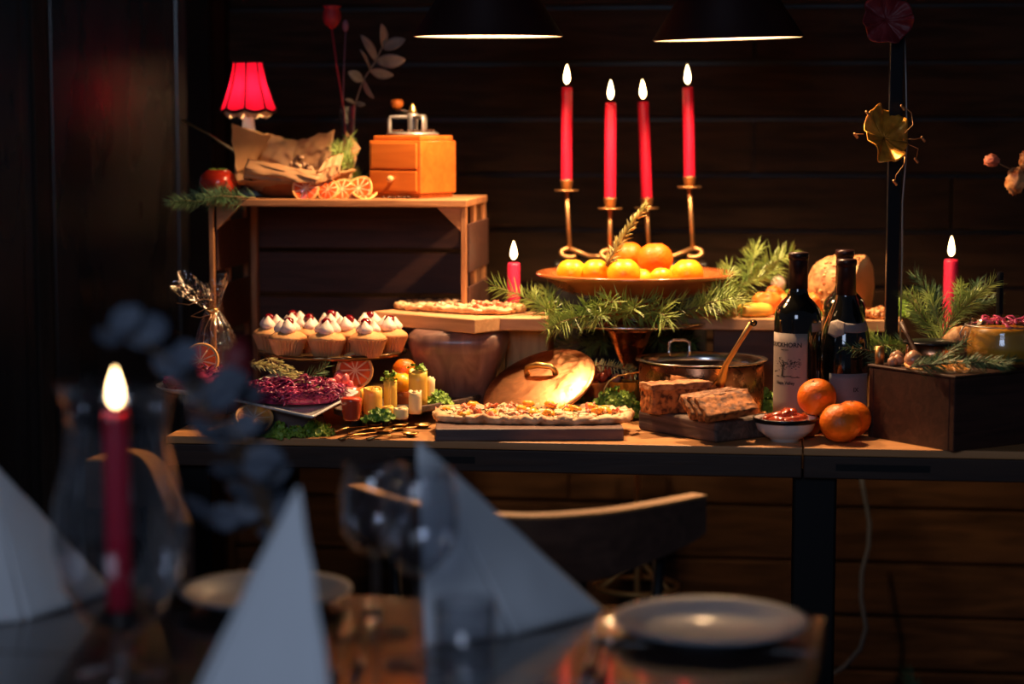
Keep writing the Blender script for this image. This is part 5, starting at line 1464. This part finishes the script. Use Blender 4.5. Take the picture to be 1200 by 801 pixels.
for k in range(110):
    q = on_board(rr.uniform(1006, 1050), dy=rr.uniform(.012, .075))
    q.z += .0035 + rr.random() * .012 * (1 if q.x > .62 else .7)
    mb.blob((.006, .005, .004), k, .4, n=7, k=5, m=Matrix.Translation(q) @ Euler((rr.uniform(0, 3), rr.uniform(0, 3), 0)).to_matrix().to_4x4())
tag(mb.build('crisp_onion', M['bacon']), 'scatter of crisp fried bits on the raised board before the roast', 'garnish', kind='stuff')

# ================================================================== DARK CRATE AT THE END
k0 = P(1118, 530, T)
k0.y += .004
bx = thing('dark_crate', 'closed dark wooden crate standing cornerwise at the table front beyond the mandarins', 'crate', (k0.x, k0.y, T), radians(33))
BL, BW, BH = .46, .185, .121
BH = D(1118, 443, k0.y).z - T
for i, (x0, x1, y0, y1) in enumerate(((0, BL, 0, .010), (0, BL, BW - .010, BW), (0, .010, .0105, BW - .0105), (BL - .01, BL, .0105, BW - .0105))):
    MB().box(x0, x1, y0, y1, 0, BH - .001).build('side_board', M['boxdark'], bx, bevel=.0015)
MB().box(-.002, BL + .002, -.002, BW + .002, BH - .0005, BH + .0035).build('lid_board', M['boxdark'], bx, bevel=.0015)
KZ = T + BH + .0035
# jar
jp = P(1176, 428, KZ)
jt = thing('relish_jar', 'wide clip-top glass jar of yellow relish with pink onion on top of the dark crate', 'jar', (jp.x, jp.y, KZ))
jr = 46 / FPX * jp.y
jh = D(1176, 372, jp.y).z - KZ
MB().lathe([(0, .002), (jr * .9, 0), (jr * 1.0, .006), (jr, jh * .55), (jr * .93, jh * .70), (jr * .90, jh * .80), (jr * .97, jh * .82), (jr * .97, jh * .88), (jr * .9, jh * .90), (jr * .9, jh), (jr * .85, jh), (jr * .85, jh * .72), (jr * .95, jh * .5), (jr * .95, .008), (0, .005)], 48).build('vessel', M['glass'], jt)
MB().lathe([(0, .006), (jr * .92, .008), (jr * .93, jh * .5), (jr * .83, jh * .66), (jr * .83, jh * .78), (0, jh * .80)], 40).build('relish', M['mustard'], jt)
mb = MB(); rr = random.Random(4)
for k in range(26):
    a = rr.uniform(0, 6.3); f = math.sqrt(rr.random()) * jr * .68
    q = Vector((f * cos(a), f * sin(a), jh * .84 + rr.random() * .012))
    d = rr.uniform(0, 6.3)
    MBp = [q + Vector((cos(d + s_ * 1.6) * .010, sin(d + s_ * 1.6) * .010, .003 * sin(3 * s_))) for s_ in (0, .4, .8, 1.2, 1.6)]
    mb.tube(MBp, .0022, 5, flat=.5)
tag(mb.build('pickled_onion', M['onion'], jt), kind='stuff')
MB().tube([(-jr * .98, 0, jh * .85), (-jr * 1.08, -.004, jh * .80), (-jr * 1.16, -.006, jh * .68), (-jr * 1.12, -.006, jh * .58), (-jr * 1.02, -.004, jh * .62), (-jr * .99, 0, jh * .72)], .0012, 6).build('clip_wire', M['iron'], jt)
MB().tube([(jr * cos(a) * .985, jr * sin(a) * .985, jh * .85) for a in [i * 2 * pi / 40 for i in range(41)]], .0011, 6).build('band_wire', M['iron'], jt)
MB().tube([(jr * .5, -.01, jh * .9), (jr * .75, -.012, jh * 1.0), (jr * 1.3, -.015, jh * 1.28)], .0022, 8).build('fork_handle', M['steel'], jt)
# glass tube standing behind
gp = D(1171, 372, 3.42)
t = thing('glass_tube', 'slim dark glass tube standing up behind the relish jar', 'tube', (gp.x, gp.y, T))
gh_ = D(1171, 318, 3.42).z - T
MB().lathe([(0, 0), (.006, 0), (.006, gh_ - .006), (.005, gh_ - .001), (.0, gh_)], 10, smooth=False).build('tube', M['steelblack'], t)
# copper pot with flat lid
cpp = P(1092, 424, KZ)
t = thing('copper_pot', 'small copper pot under a flat dark steel lid on the crate', 'pot', (cpp.x, cpp.y, KZ))
ph_ = D(1092, 402, cpp.y).z - KZ
MB().lathe([(0, 0), (.032, 0), (.036, .004), (.037, ph_), (.034, ph_), (.033, .005), (0, .004)], 36).build('body', M['copper'], t)
MB().lathe([(0, ph_ + .0002), (.045, ph_ + .0002), (.0465, ph_ + .002), (.044, ph_ + .004), (.01, ph_ + .006), (0, ph_ + .006)], 40).build('lid', M['steelblack'], t)
MB().tube([(-.030, -.012, .006), (-.042, -.014, .016), (-.040, -.014, .030), (-.033, -.010, ph_ - .004)], .0035, 8).build('handle', M['copper'], t)
# wooden dipper leaning
a, b = P(1079, 428, KZ) + Vector((0, -.01, .002)), D(1056, 378, 3.20)
t = thing('wooden_spoon', 'dark wooden spoon leaning over the flat lid toward the black rod', 'spoon', a)
MB().tube([(0, 0, .003), (b - a) * .3, (b - a) * .7, b - a], [.007, .0042, .0035, .0045], 8).build('handle', M['boxdark'], t)
MB().blob((.012, .008, .004), 1, m=Matrix.Translation((.004, -.003, .004))).build('spoon_bowl', M['boxdark'], t)
# nuts and cork
for k, (px, py, r, z_, lab) in enumerate(((1041, 434, .0145, 0, 'largest hazelnut on the crate corner beside the bottle'), (1036, 423, .0095, .0, 'hazelnut behind the largest one at the crate corner'), (1047, 424, .010, .0, 'hazelnut beneath the cork beside the copper pot'), (1052, 428, .009, 0, 'hazelnut beside the copper pot handle'), (1033, 430, .008, 0, 'small hazelnut at the crate corner edge'))):
    p = P(px, py, KZ); ml = Matrix.Translation((k0.x, k0.y, 0)) @ RZ(radians(33)); p = ml.inverted() @ p
    p.x = max(p.x, r + .001 + (.006 if k in (1, 2) else 0)); p.y = min(max(p.y, r), BW - r); p = ml @ p
    t = thing('hazelnut', lab, 'nut', (p.x, p.y, KZ), k, 'nuts on the dark crate')
    MB().lathe([(0, 0), (r * .5, r * .08), (r * .95, r * .6), (r, r * 1.0), (r * .8, r * 1.5), (r * .3, r * 1.85), (0, r * 2.0)], 20).build('shell', M['shroom'], t)
p = ml @ Vector((.012, BW - .010, 0))
tag(MB().lathe([(0, 0), (.0065, 0), (.0075, .012), (.0068, .028), (0, .0285)], 16).build('bottle_cork', M['brassdull'], loc=(p.x, p.y, KZ)), 'upright brown cork behind the nuts at the crate corner', 'cork')
# dried orange slices and fir on crate
p = P(1120, 436, KZ)
slice_disc('orange_slice', 'dried orange slice lying at the front corner of the dark crate', 'orange slice', (p.x, p.y + .016, KZ + .004), .026, .004, 'drycitrus', (radians(12), radians(-6), .4), .12, 5, 'dried slices on the dark crate')
p = P(1078, 433, KZ)
slice_disc('orange_slice', 'darker dried orange slice lying between nuts and the corner slice', 'orange slice', (p.x, p.y + .012, KZ + .003), .022, .004, 'citrusflesh', (radians(8), radians(4), 0), .12, 6, 'dried slices on the dark crate')
p = P(1090, 410, KZ)
fs_ = [('fir sprig lying along the dark crate under the relish jar', [(1066, 430, 3.06), (1100, 426, 3.06), (1140, 424, 3.075), (1195, 422, 3.10)], .026, 190, 2, 'needledark'),
       ('fir sprig rising between copper pot and candle', [(1096, 412, 3.30), (1110, 385, 3.32), (1124, 358, 3.34), (1150, 340, 3.36)], .036, 190, 3, 'needle'),
       ('fir sprig spreading toward the black rod behind the flat lid', [(1100, 400, 3.36), (1088, 380, 3.37), (1072, 362, 3.38)], .036, 120, 2, 'needle'),
       ('fir sprig reaching up before the pinkish candle', [(1104, 380, 3.46), (1098, 358, 3.47), (1094, 344, 3.48)], .040, 120, 1, 'needledark'),
       ('fir sprig behind the slope-shouldered bottle and nuts', [(1066, 405, 3.34), (1040, 404, 3.34), (1015, 398, 3.35)], .032, 140, 2, 'needle'),
       ('fir sprig on the far side behind the relish jar', [(1120, 372, 3.42), (1140, 358, 3.43), (1165, 352, 3.44)], .034, 120, 1, 'needledark'),
       ('fir sprig hanging low between crate corner and bottle', [(1058, 420, 3.24), (1036, 416, 3.25), (1022, 425, 3.25)], .026, 100, 1, 'needledark'),
       ('fir sprig laid under the copper pot handle', [(1110, 425, 3.13), (1090, 426, 3.12), (1068, 424, 3.125)], .024, 110, 1, 'needledark')]
for k, (lab, ps, L_, n_, tw, mm) in enumerate(fs_):
    sprig('fir_sprig', lab, 'fir sprig', [D(*q) for q in ps], L_, n_, .0007, mm, tw, 150 + k, .95, 'fir around the dark crate')
p = D(1074, 405, 3.25)
# big dried leaf / bread behind pot
t = thing('bread_roll', 'crusty golden bread roll behind the copper pot beside the relish jar', 'bread', (D(1128, 400, 3.235).x, 3.235, KZ))
MB().blob((.032, .024, .027), 5, .15, n=28, k=16, fine=.03, m=Matrix.Translation((0, 0, .026))).build('crust', M['roast'], t)

# ================================================================== BLACK ROD WITH LEAVES
rp = D(1044, 400, 3.37)
rod = thing('lamp_pole', 'tall slim black metal pole standing behind the dark crate with a thin wire beside it', 'pole', (rp.x, rp.y, T))
MB().box(-.0105, .0105, -.006, .006, .004, 1.70).build('pole', M['steelblack'], rod, bevel=.001)
MB().tube([(.014, -.004, .02), (.015, -.004, .25), (.0135, -.005, .36), (.019, -.006, .45), (.016, -.004, .55), (.012, -.003, .64)], .0016, 8).build('wire', M['iron'], rod)
MB().box(-.04, .04, -.03, .03, 0, .004).build('base_plate', M['steelblack'], rod, bevel=.001)
def wavy_leaf(name, label, px, py, d, rx, rz1, m, rot, seed, tendrils=True):
    o = D(px, py, d)
    t = thing(name, label, 'dried leaf', o, 0, None, rot=rot)
    def fn(u, v):
        a = 2 * pi * u; f = v
        k = 1 + .10 * noise.noise(Vector((cos(a) * 1.6, sin(a) * 1.6, seed))) + .05 * sin(7 * a + seed)
        x, z = rx * k * f * cos(a), rz1 * k * f * sin(a)
        y = -.012 * f * f + f * f * (.007 * sin(4 * a + seed) + .004 * sin(9 * a)) + .0015 * noise.noise(Vector((x * 150, z * 150, seed))) + .0012 * cos(16 * a) * f
        return Vector((x, y, z))
    MB().grid(fn, 72, 12, th=.0012).build('blade', M[m], t)
    mb = MB()
    for k in range(8):
        a = 2 * pi * k / 8
        MBp = [fn(k / 8, f) + Vector((0, -.0012, 0)) for f in (.05, .3, .6, .95)]
        MB().tube(MBp, [.0012, .001, .0008, .0004], 5).build('vein', M[m], t)
    MB().tube([(0, .001, 0), (0, .012, -.002), (.004, .022, -.004)], .0018, 6).build('stalk', M['stem'], t)
    return t, o
t, o = wavy_leaf('dried_leaf', 'crinkled gold sprayed leaf fixed halfway up the black pole', 1036, 162, 3.34, .038, .058, 'goldleaf', (radians(-40), radians(14), radians(10)), 2)
for k, ps in enumerate((((1060, 156), (1070, 146), (1068, 132), (1058, 124)), ((1062, 163), (1072, 163), (1082, 161)), ((1062, 168), (1076, 174), (1074, 186)), ((1060, 176), (1060, 192), (1050, 205), (1049, 212)), ((1012, 157), (1003, 157)), ((1022, 140), (1017, 131)))):
    q = [D(x, y, 3.33) for x, y in ps]
    tt = thing('curly_tendril', ['wiry tendril curling up beside the gold leaf', 'straight wiry tendril beside the gold leaf pointing at the wall', 'short wiry tendril drooping beside the gold leaf', 'long wiry tendril hanging down from the gold leaf to the pole', 'tiny wiry tendril on the bottle side of the gold leaf', 'tiny wiry tendril at the gold leaf top edge'][k], 'tendril', q[0], 0, 'tendrils around the gold leaf')
    MB().tube([x_ - q[0] for x_ in q], .0007, 5).build('wire', M['brassdull'], tt)
    for j in range(3):
        MB().blob((.0022, .0022, .0026), j, m=Matrix.Translation(q[-1] - q[0] + Vector((.002 * (j - 1), 0, -.0025 * j)))).build('bud', M['brassdull'], tt)
wavy_leaf('dried_leaf', 'dark red crinkled leaf at the top of the black pole', 1038, 24, 3.34, .042, .040, 'wine_leaf', (radians(-8), radians(-10), radians(4)), 5)
t, q = stem_thing('dried_flower', 'rust red dried flower heads on a thin stem reaching in beside the wall', 'dried flower', [D(1250, 420, 3.5), D(1225, 300, 3.5), D(1207, 230, 3.5), D(1184, 198, 3.5), D(1166, 189, 3.5)], .0013, 'stem')
o = D(1250, 420, 3.5)
vz = thing('floor_vase', 'tall dark vase beyond the frame holding the rust red dried flowers', 'vase', (o.x, o.y, T))
MB().lathe([(0, 0), (.03, 0), (.04, .05), (.03, .12), (.012, o.z - T + .02), (.010, o.z - T + .02), (0, o.z - T)], 24).build('vessel', M['blackpan'], vz)
for (x, y, rx, rz1) in ((1162, 188, .013, .010), (1190, 212, .016, .022), (1204, 188, .014, .018)):
    mb = MB(); c = D(x, y, 3.5) - o; mb.blob((rx, rx * .8, rz1), x, .3, n=24, k=16, fine=.25, m=Matrix.Translation(c)); mb.build('flower_head', M['bacon'] if x != 1162 else M['ham'], t)

# ================================================================== BELOW THE BUFFET
# brass stand with ring
r0 = D(747, 600, 4.08)
zr = D(747, 686, 4.08).z
bs = thing('brass_stand', 'slim brass pedestal stand with a ring on curved struts behind the buffet', 'stand', (r0.x, 4.08, 0))
MB().tube([(0, 0, 0), (0, 0, .4), (0, 0, T - .05)], .0055, 10).build('pole', M['brassring'], bs)
MB().tube([(.082 * cos(a), .082 * sin(a), zr) for a in [i * 2 * pi / 48 for i in range(49)]], .0055, 8).build('foot_ring', M['brassring'], bs)
for k in range(3):
    a = radians(200 + 120 * k)
    MB().tube([(.082 * f ** 1.7 * cos(a), .082 * f ** 1.7 * sin(a), zr + .075 * (1 - f) ** .9) for f in (.06, .25, .5, .75, 1)], .0058, 8).build('strut', M['brassring'], bs)
MB().lathe([(0, 0), (.10, 0), (.10, .006), (.02, .02), (0, .02)], 32).build('base', M['brassdull'], bs)

def tubchair(label, arc_pts, z, hgt, seat_c, grp=None, edge_w=.024, legs=()):
    """a chair with a curved plywood back whose pale top edge catches the lamp light"""
    c = Vector((seat_c[0], seat_c[1], 0))
    t = thing('dining_chair', label, 'chair', c, 0, grp)
    ps = [Vector(p) - c for p in arc_pts]; n = len(ps)
    def at_(u):
        g = u * (n - 1); i = min(int(g), n - 2)
        f = g - i
        p0 = ps[max(i - 1, 0)]; p1 = ps[i]; p2 = ps[i + 1]; p3 = ps[min(i + 2, n - 1)]
        return .5 * ((2 * p1) + (p2 - p0) * f + (2 * p0 - 5 * p1 + 4 * p2 - p3) * f * f + (3 * p1 - p0 - 3 * p2 + p3) * f ** 3)
    def nrm(u):
        d = at_(min(u + .02, 1)) - at_(max(u - .02, 0)); d.z = 0; d.normalize()
        return Vector((-d.y, d.x, 0))
    mb = MB(); N_ = 40; vs = []
    for i in range(N_ + 1):
        u = i / N_; p = at_(u); q = nrm(u)
        hh = hgt * (1 - .45 * abs(2 * u - 1) ** 2.2)
        for off, zz in ((0, z), (edge_w, z), (edge_w, z - hh), (0, z - hh)):
            vs.append(Vector((p.x, p.y, 0)) + q * off + Vector((0, 0, zz)))
    fs = []
    for i in range(N_):
        for k in range(4):
            a, b = i * 4 + k, i * 4 + (k + 1) % 4
            fs.append((a, b, b + 4, a + 4))
    fs += [(3, 2, 1, 0), (N_ * 4, N_ * 4 + 1, N_ * 4 + 2, N_ * 4 + 3)]
    mb.add(vs, fs, None, False); mb.build('backrest', M['chairwood'], t)
    mb = MB(); vs = []
    for i in range(N_ + 1):
        u = i / N_; p = at_(u); q = nrm(u)
        for off, zz in ((-.0006, z), (edge_w + .0006, z), (edge_w + .0006, z + .003), (-.0006, z + .003)):
            vs.append(Vector((p.x, p.y, 0)) + q * off + Vector((0, 0, zz)))
    mb.add(vs, fs, None, False); mb.build('backrest_edge', M['chairedge'], t)
    return t, at_, nrm
zc_ = D(617, 607, 2.56).z
arc = [P(406, 570, zc_), P(470, 590, zc_), P(540, 602, zc_), P(617, 607.5, zc_), P(700, 603, zc_), P(765, 594, zc_), P(828, 582, zc_)]
sc_c = ((arc[0].x + arc[-1].x) / 2, arc[3].y + .22)
chair, at_, nrm = tubchair('dark plywood chair with long curved pale-edged backrest between the two tables', arc, zc_, .088, sc_c)
MB().lathe([(0, .44), (.16, .44), (.195, .446), (.20, .455), (.19, .462), (0, .458)], 40).build('seat', M['chairwood'], chair)
for u in (.12, .36, .64, .88):
    p = at_(u); q = nrm(u)
    MB().tube([Vector((p.x, p.y, 0)) + q * .016 + Vector((0, 0, zc_ - .06)), Vector((p.x * .9, p.y * .9, .60)), Vector((p.x * .68, p.y * .68, .455))], .008, 8).build('back_rod', M['blacksteel'], chair)
for sx in (-1, 1):
    for sy in (-1, 1):
        MB().tube([(sx * .12, sy * .12, .445), (sx * .19, sy * .17, 0)], [.014, .010], 10).build('leg', M['blacksteel'], chair)
z2 = .835
arc = [P(100, 540, z2), P(140, 528, z2), P(172, 530, z2), P(192, 543, z2), P(206, 568, z2), P(217, 592, z2), P(226, 614, z2)]
cc = (arc[0].x + .0, arc[0].y - .22)
chair2, at_, nrm = tubchair('dark chair whose curved backrest edge glows amber behind the glass with the candle', arc, z2, .12, cc, edge_w=-.026)
MB().lathe([(0, .44), (.13, .44), (.145, .446), (.145, .455), (.13, .462), (0, .458)], 40).build('seat', M['chairwood'], chair2)
for u in (.15, .5, .85):
    p = at_(u); q = nrm(u)
    MB().tube([Vector((p.x, p.y, 0)) + q * -.028 + Vector((0, 0, z2 - .06)), Vector((p.x * .95, p.y * .95, .60)), Vector((p.x * .55, p.y * .55, .455))], .008, 8).build('back_rod', M['blacksteel'], chair2)
for sx in (-1, 1):
    for sy in (-1, 1):
        MB().tube([(sx * .09, sy * .09, .445), (sx * .14, sy * .14, 0)], [.014, .010], 10).build('leg', M['blacksteel'], chair2)

# little fir in a pot on the floor, its tip just reaching the frame
fp = D(1072, 800, 3.86)
t = thing('plant_pot', 'dark pot on the floor at the wall with a little fir growing in it', 'pot', (fp.x, 3.86, 0))
MB().lathe([(0, 0), (.06, 0), (.08, .10), (.083, .105), (.082, .105), (.07, .09), (0, .088)], 28).build('vessel', M['blackpan'], t)
sprig('fir_twig', 'dark fir twig whose needle tip rises at the bottom beside the cable', 'fir twig', [(fp.x, 3.86, .10), (fp.x + .004, 3.86, .16), (fp.x - .002, 3.86, .225)], .045, 110, .0009, 'needledark', 4, 300, .6)

# ================================================================== DINING TABLE
fr, fl_ = P(968, 722, FT), P(-120, 672, FT)
nr = P(862, 850, FT)
ex_ = (fr - fl_).normalized(); ey_ = Vector((-ex_.y, ex_.x, 0))
ey_ = ey_ if ey_.y > 0 else -ey_
dt = thing('dining_table', 'dark polished dining table laid with napkins, plates and glasses', 'table', (fr.x, fr.y, 0), math.atan2(ex_.y, ex_.x))
Lx = 1.7
for i in range(6):
    MB().box(-Lx, 0, -(i + 1) * .165 + .0008, -i * .165 - .0008, FT - .028, FT).build('plank', M['darktable'], dt, bevel=.0015)
MB().box(-Lx + .02, -.02, -.97, -.02, FT - .07, FT - .0285).build('underframe', M['blackpan'], dt)
for x in (-.08, -Lx + .08):
    for y in (-.08, -.90):
        MB().box(x - .03, x + .03, y - .03, y + .03, 0, FT - .07).build('leg', M['blacksteel'], dt, bevel=.004)

def plate_(label, px, py, r):
    p = P(px, py, FT)
    t = thing('dinner_plate', label, 'plate', p, 0, 'plates on the dining table')
    MB().lathe([(0, .002), (r * .6, .0), (r * .62, .003), (r * .70, .006), (r * .95, .015), (r, .0185), (r * .995, .021), (r * .93, .0185), (r * .72, .0095), (r * .66, .0065), (0, .006)], 64).build('dish', M['platedark'], t)
    return p
plate_('round grey-blue dinner plate at the table corner under the chair back', 832, 745, .106)
plate_('round grey-blue dinner plate behind the foremost folded napkin', 312, 709, .100)

def napkin(label, A, L_, C, Rr, K):
    A, L_, C, Rr, K = [Vector(q) for q in (A, L_, C, Rr, K)]
    t = thing('folded_napkin', label, 'napkin', (L_ + Rr + K) / 3, 0, 'folded napkins on the dining table')
    o = (L_ + Rr + K) / 3
    def face(P0, P1, bow, name='fold', inset=0.0):
        n_ = (P0 - A).cross(P1 - A).normalized()
        if n_.y > 0: n_ = -n_
        def fn(u, v):
            v = .004 + v * .996
            p = A + (P0 + (P1 - P0) * u - A) * v
            return p + n_ * (bow * sin(pi * u) * v + .0018 * noise.noise(p * 22)) - o
        MB().grid(fn, 16, 20, th=.0014).build(name, M['napkin'], t)
    face(L_, C, .004); face(C, Rr, .005); face(Rr, K, -.003); face(K, L_, -.003)
    # inner layer seen at the fold
    face(L_ + (K - L_) * .04, Rr + (K - Rr) * .04, -.012, 'inner_fold')
    return t
napkin('white napkin folded to a pyramid in the middle, sharp tip overlapping the buffet edge', D(490, 517, 2.22), P(500, 757, FT), P(602, 744, FT), P(708, 716, FT), P(560, 690, FT))
napkin('foremost white folded napkin cone with a soft central crease, behind it the plate', D(350, 570, 1.95), P(208, 850, FT), P(322, 790, FT), P(392, 852, FT), P(318, 735, FT))
napkin('white folded napkin cut off by the frame beside the candle glass', D(-18, 532, 2.30), P(-120, 742, FT), P(30, 727, FT), P(134, 694, FT), P(10, 678, FT))

# hurricane glass with candle
hp = P(143, 792, FT)
ht = thing('candle_glass', 'tall bulging footed hurricane glass around the burning red candle', 'candle glass', hp)
dd = hp.y
def hz(y): return D(143, y, dd).z - FT
HP = [(0, 0), (.042, .001), (.044, .004), (.014, .010), (.009, hz(752)), (.014, hz(742)), (.040, hz(722)), (.060, hz(680)), (.067, hz(635)), (.064, hz(590)), (.054, hz(540)), (.049, hz(500)), (.053, hz(470)), (.060, hz(448))]
prof = HP + [(r - .0022, z) for r, z in HP[:4:-1]] + [(.012, hz(738)), (0, hz(738))]
MB().lathe(prof, 56).build('vessel', M['glassdark'], ht)
cup_z = FT + hz(738)
hold = thing('candle_cup', 'small dark candle cup inside the hurricane glass', 'candle holder', (hp.x, hp.y, cup_z + .0005))
MB().lathe([(0, 0), (.012, 0), (.018, .004), (.018, .022), (.0145, .022), (.0145, .004), (0, .004)], 24).build('cup', M['blackpan'], hold)
cz0 = cup_z + .005
candle('red taper candle with large bright flame inside the hurricane glass on the dining table', (hp.x - .001, hp.y, cz0), FT + hz(482) - cz0, .0132, fl=.040, fr=.0075, lit=.12)

def wineglass(label, px, py, hgt=.205, R_=.040):
    p = P(px, py, FT)
    t = thing('wine_glass', label, 'wine glass', p, 0, 'wine glasses on the dining table')
    H_ = [(0, .001), (.036, .001), (.036, .003), (.010, .007), (.004, .016), (.0035, hgt * .42), (.006, hgt * .445), (.022, hgt * .50), (R_ * .92, hgt * .60), (R_, hgt * .70), (R_ * .96, hgt * .84), (R_ * .82, hgt)]
    inner = [(r - .0011, z + .001) for r, z in H_[:6:-1]] + [(0, hgt * .455)]
    MB().lathe(H_ + inner, 48).build('glass', M['glassdark'], t)
wineglass('empty wine glass further from the camera beside the pointed middle napkin', 441, 742, .190)
wineglass('empty wine glass overlapping the vertical edge of the middle napkin', 492, 778, .205)
p = P(545, 800, FT)
t = thing('water_glass', 'low clear water tumbler in front of the middle napkin', 'glass', p, 0)
MB().lathe([(0, .001), (.026, .001), (.028, .006), (.032, .085), (.0308, .085), (.0265, .010), (0, .008)], 40).build('glass', M['glassdark'], t)
p = P(610, 812, FT)

def cutlery(kind, label, a, b):
    a = Vector(a); b = Vector(b)
    t = thing(kind, label, 'cutlery', (a.x, a.y, FT), math.atan2((b - a).y, (b - a).x), 'cutlery on the dining table')
    L_ = (b - a).length
    MB().tube([(0, 0, .003), (L_ * .25, 0, .0035), (L_ * .6, 0, .003)], [.0055, .0045, .003], 10, flat=.5).build('handle', M['steel'], t)
    if kind == 'dinner_knife':
        MB().grid(lambda u, v: Vector((L_ * (.6 + .4 * u), (v - .5) * .018 * (1 - u ** 4 * .8), .0035)), 12, 3, th=.0014).build('blade', M['steel'], t)
    elif kind == 'dinner_fork':
        MB().grid(lambda u, v: Vector((L_ * (.6 + .18 * u), (v - .5) * (.006 + .018 * u), .004 + .002 * sin(3 * u))), 8, 3, th=.0012).build('root', M['steel'], t)
        for q in (-1.5, -.5, .5, 1.5):
            MB().tube([(L_ * .78, q * .0062, .0045), (L_ * .9, q * .0064, .0065), (L_, q * .006, .0075)], [.0016, .0014, .0008], 6).build('tine', M['steel'], t)
    else:
        MB().grid(lambda u, v: Vector((L_ * (.62 + .38 * u), (v - .5) * .040 * sin(pi * min(1, u * .94 + .04)) ** .6, .006 - .005 * sin(pi * u) * sin(pi * v))), 12, 8, th=.0012).build('spoon_bowl', M['steel'], t)
cutlery('dinner_fork', 'steel dinner fork beside the wine glasses', P(415, 800, FT), P(440, 708, FT))
cutlery('dinner_knife', 'steel dinner knife next to the corner plate', P(688, 800, FT), P(705, 722, FT))
cutlery('dinner_spoon', 'steel spoon with a bright glint between knife and corner plate', P(702, 812, FT), P(722, 726, FT))
cutlery('dinner_knife', 'steel dinner knife between foremost napkin and wine glasses', P(390, 812, FT), P(408, 715, FT))

# bouquet on the dining table
vb = P(334, 768, FT)
vt = thing('bud_vase', 'slim dark vase behind the foremost napkin holding blue-grey leaves', 'vase', vb)
MB().lathe([(0, 0), (.018, 0), (.022, .02), (.020, .07), (.011, .10), (.012, .125), (.0105, .125), (.009, .10), (0, .02)], 28).build('vessel', M['glassdark'], vt)
V0 = vb + Vector((0, 0, .022))
rr = random.Random(77)
def branch(label, pts, lv, m, seed):
    rr = random.Random(seed)
    pts = [V0] + [D(*q) for q in pts]
    t = thing('leafy_branch', label, 'branch', pts[0], 0, 'leafy branches in the dining table vase')
    MB().tube([p - pts[0] for p in pts], [.002] + [.0015] * (len(pts) - 2) + [.0008], 6).build('stem', M['stem'], t)
    n = lv
    for k in range(n):
        g = (.35 + .64 * (k + .5) / n) * (len(pts) - 1); i = min(int(g), len(pts) - 2)
        p = pts[i].lerp(pts[i + 1], g - i) - pts[0]
        a = rr.uniform(-.6, .6) + (pi if k % 2 else 0)
        d = Vector((cos(a), rr.uniform(-.5, .5), sin(a) * .7 + .25)).normalized() * rr.uniform(.030, .042)
        leaf(None, 'leaf', M[m], t, p, p + d, rr.uniform(.011, .016), .12, tw=rr.uniform(-1, 1))
    return pts
branch('blue-grey leafy branch leaning far over the cabbage end of the buffet', [(326, 640, 2.10), (300, 560, 2.05), (262, 480, 2.0), (232, 430, 1.98)], 12, 'eucblue', 1)
branch('blue-grey leafy branch rising between candle glass and napkin tip', [(326, 640, 2.10), (306, 590, 2.10), (290, 540, 2.10), (285, 500, 2.1)], 9, 'eucblue', 2)
branch('wispy blue-grey branch arching toward the candle flame', [(318, 630, 2.10), (280, 540, 2.02), (220, 440, 1.96), (160, 395, 1.94), (120, 385, 1.93)], 9, 'eucblue', 3)
branch('short leafy branch hanging behind the hurricane glass', [(322, 640, 2.12), (290, 610, 2.12), (262, 600, 2.12), (240, 610, 2.12)], 7, 'eucblue', 4)
pt_ = [V0, D(322, 620, 2.08), D(300, 520, 2.04), D(278, 425, 2.02)]
t = thing('dried_flower', 'dark maroon flower head of the dining table vase overlapping the gift bag', 'dried flower', V0)
MB().tube([p - V0 for p in pt_], .0015, 6).build('stem', M['stem'], t)
MB().blob((.017, .015, .024), 3, .3, n=24, k=14, fine=.2, m=Matrix.Translation(pt_[-1] - V0)).build('flower_head', M['wine_leaf'], t)
for k, (x, y) in enumerate(((283, 448), (271, 456), (296, 462))):
    q = D(x, y, 2.02)
    t = thing('thistle_head', ['dusty blue thistle head just beneath the maroon flower', 'dusty blue thistle head nearer the candle, beneath the maroon flower', 'dusty blue thistle head over the white plate corner'][k], 'thistle', V0)
    MB().tube([Vector((0, 0, 0)), D(320, 610, 2.08) - V0, D(298, 520, 2.04) - V0, q - V0], .0011, 6).build('stem', M['stem'], t)
    MB().blob((.010, .010, .010), k, .2, n=20, k=12, fine=.4, m=Matrix.Translation(q - V0)).build('flower_head', M['eucblue'], t)
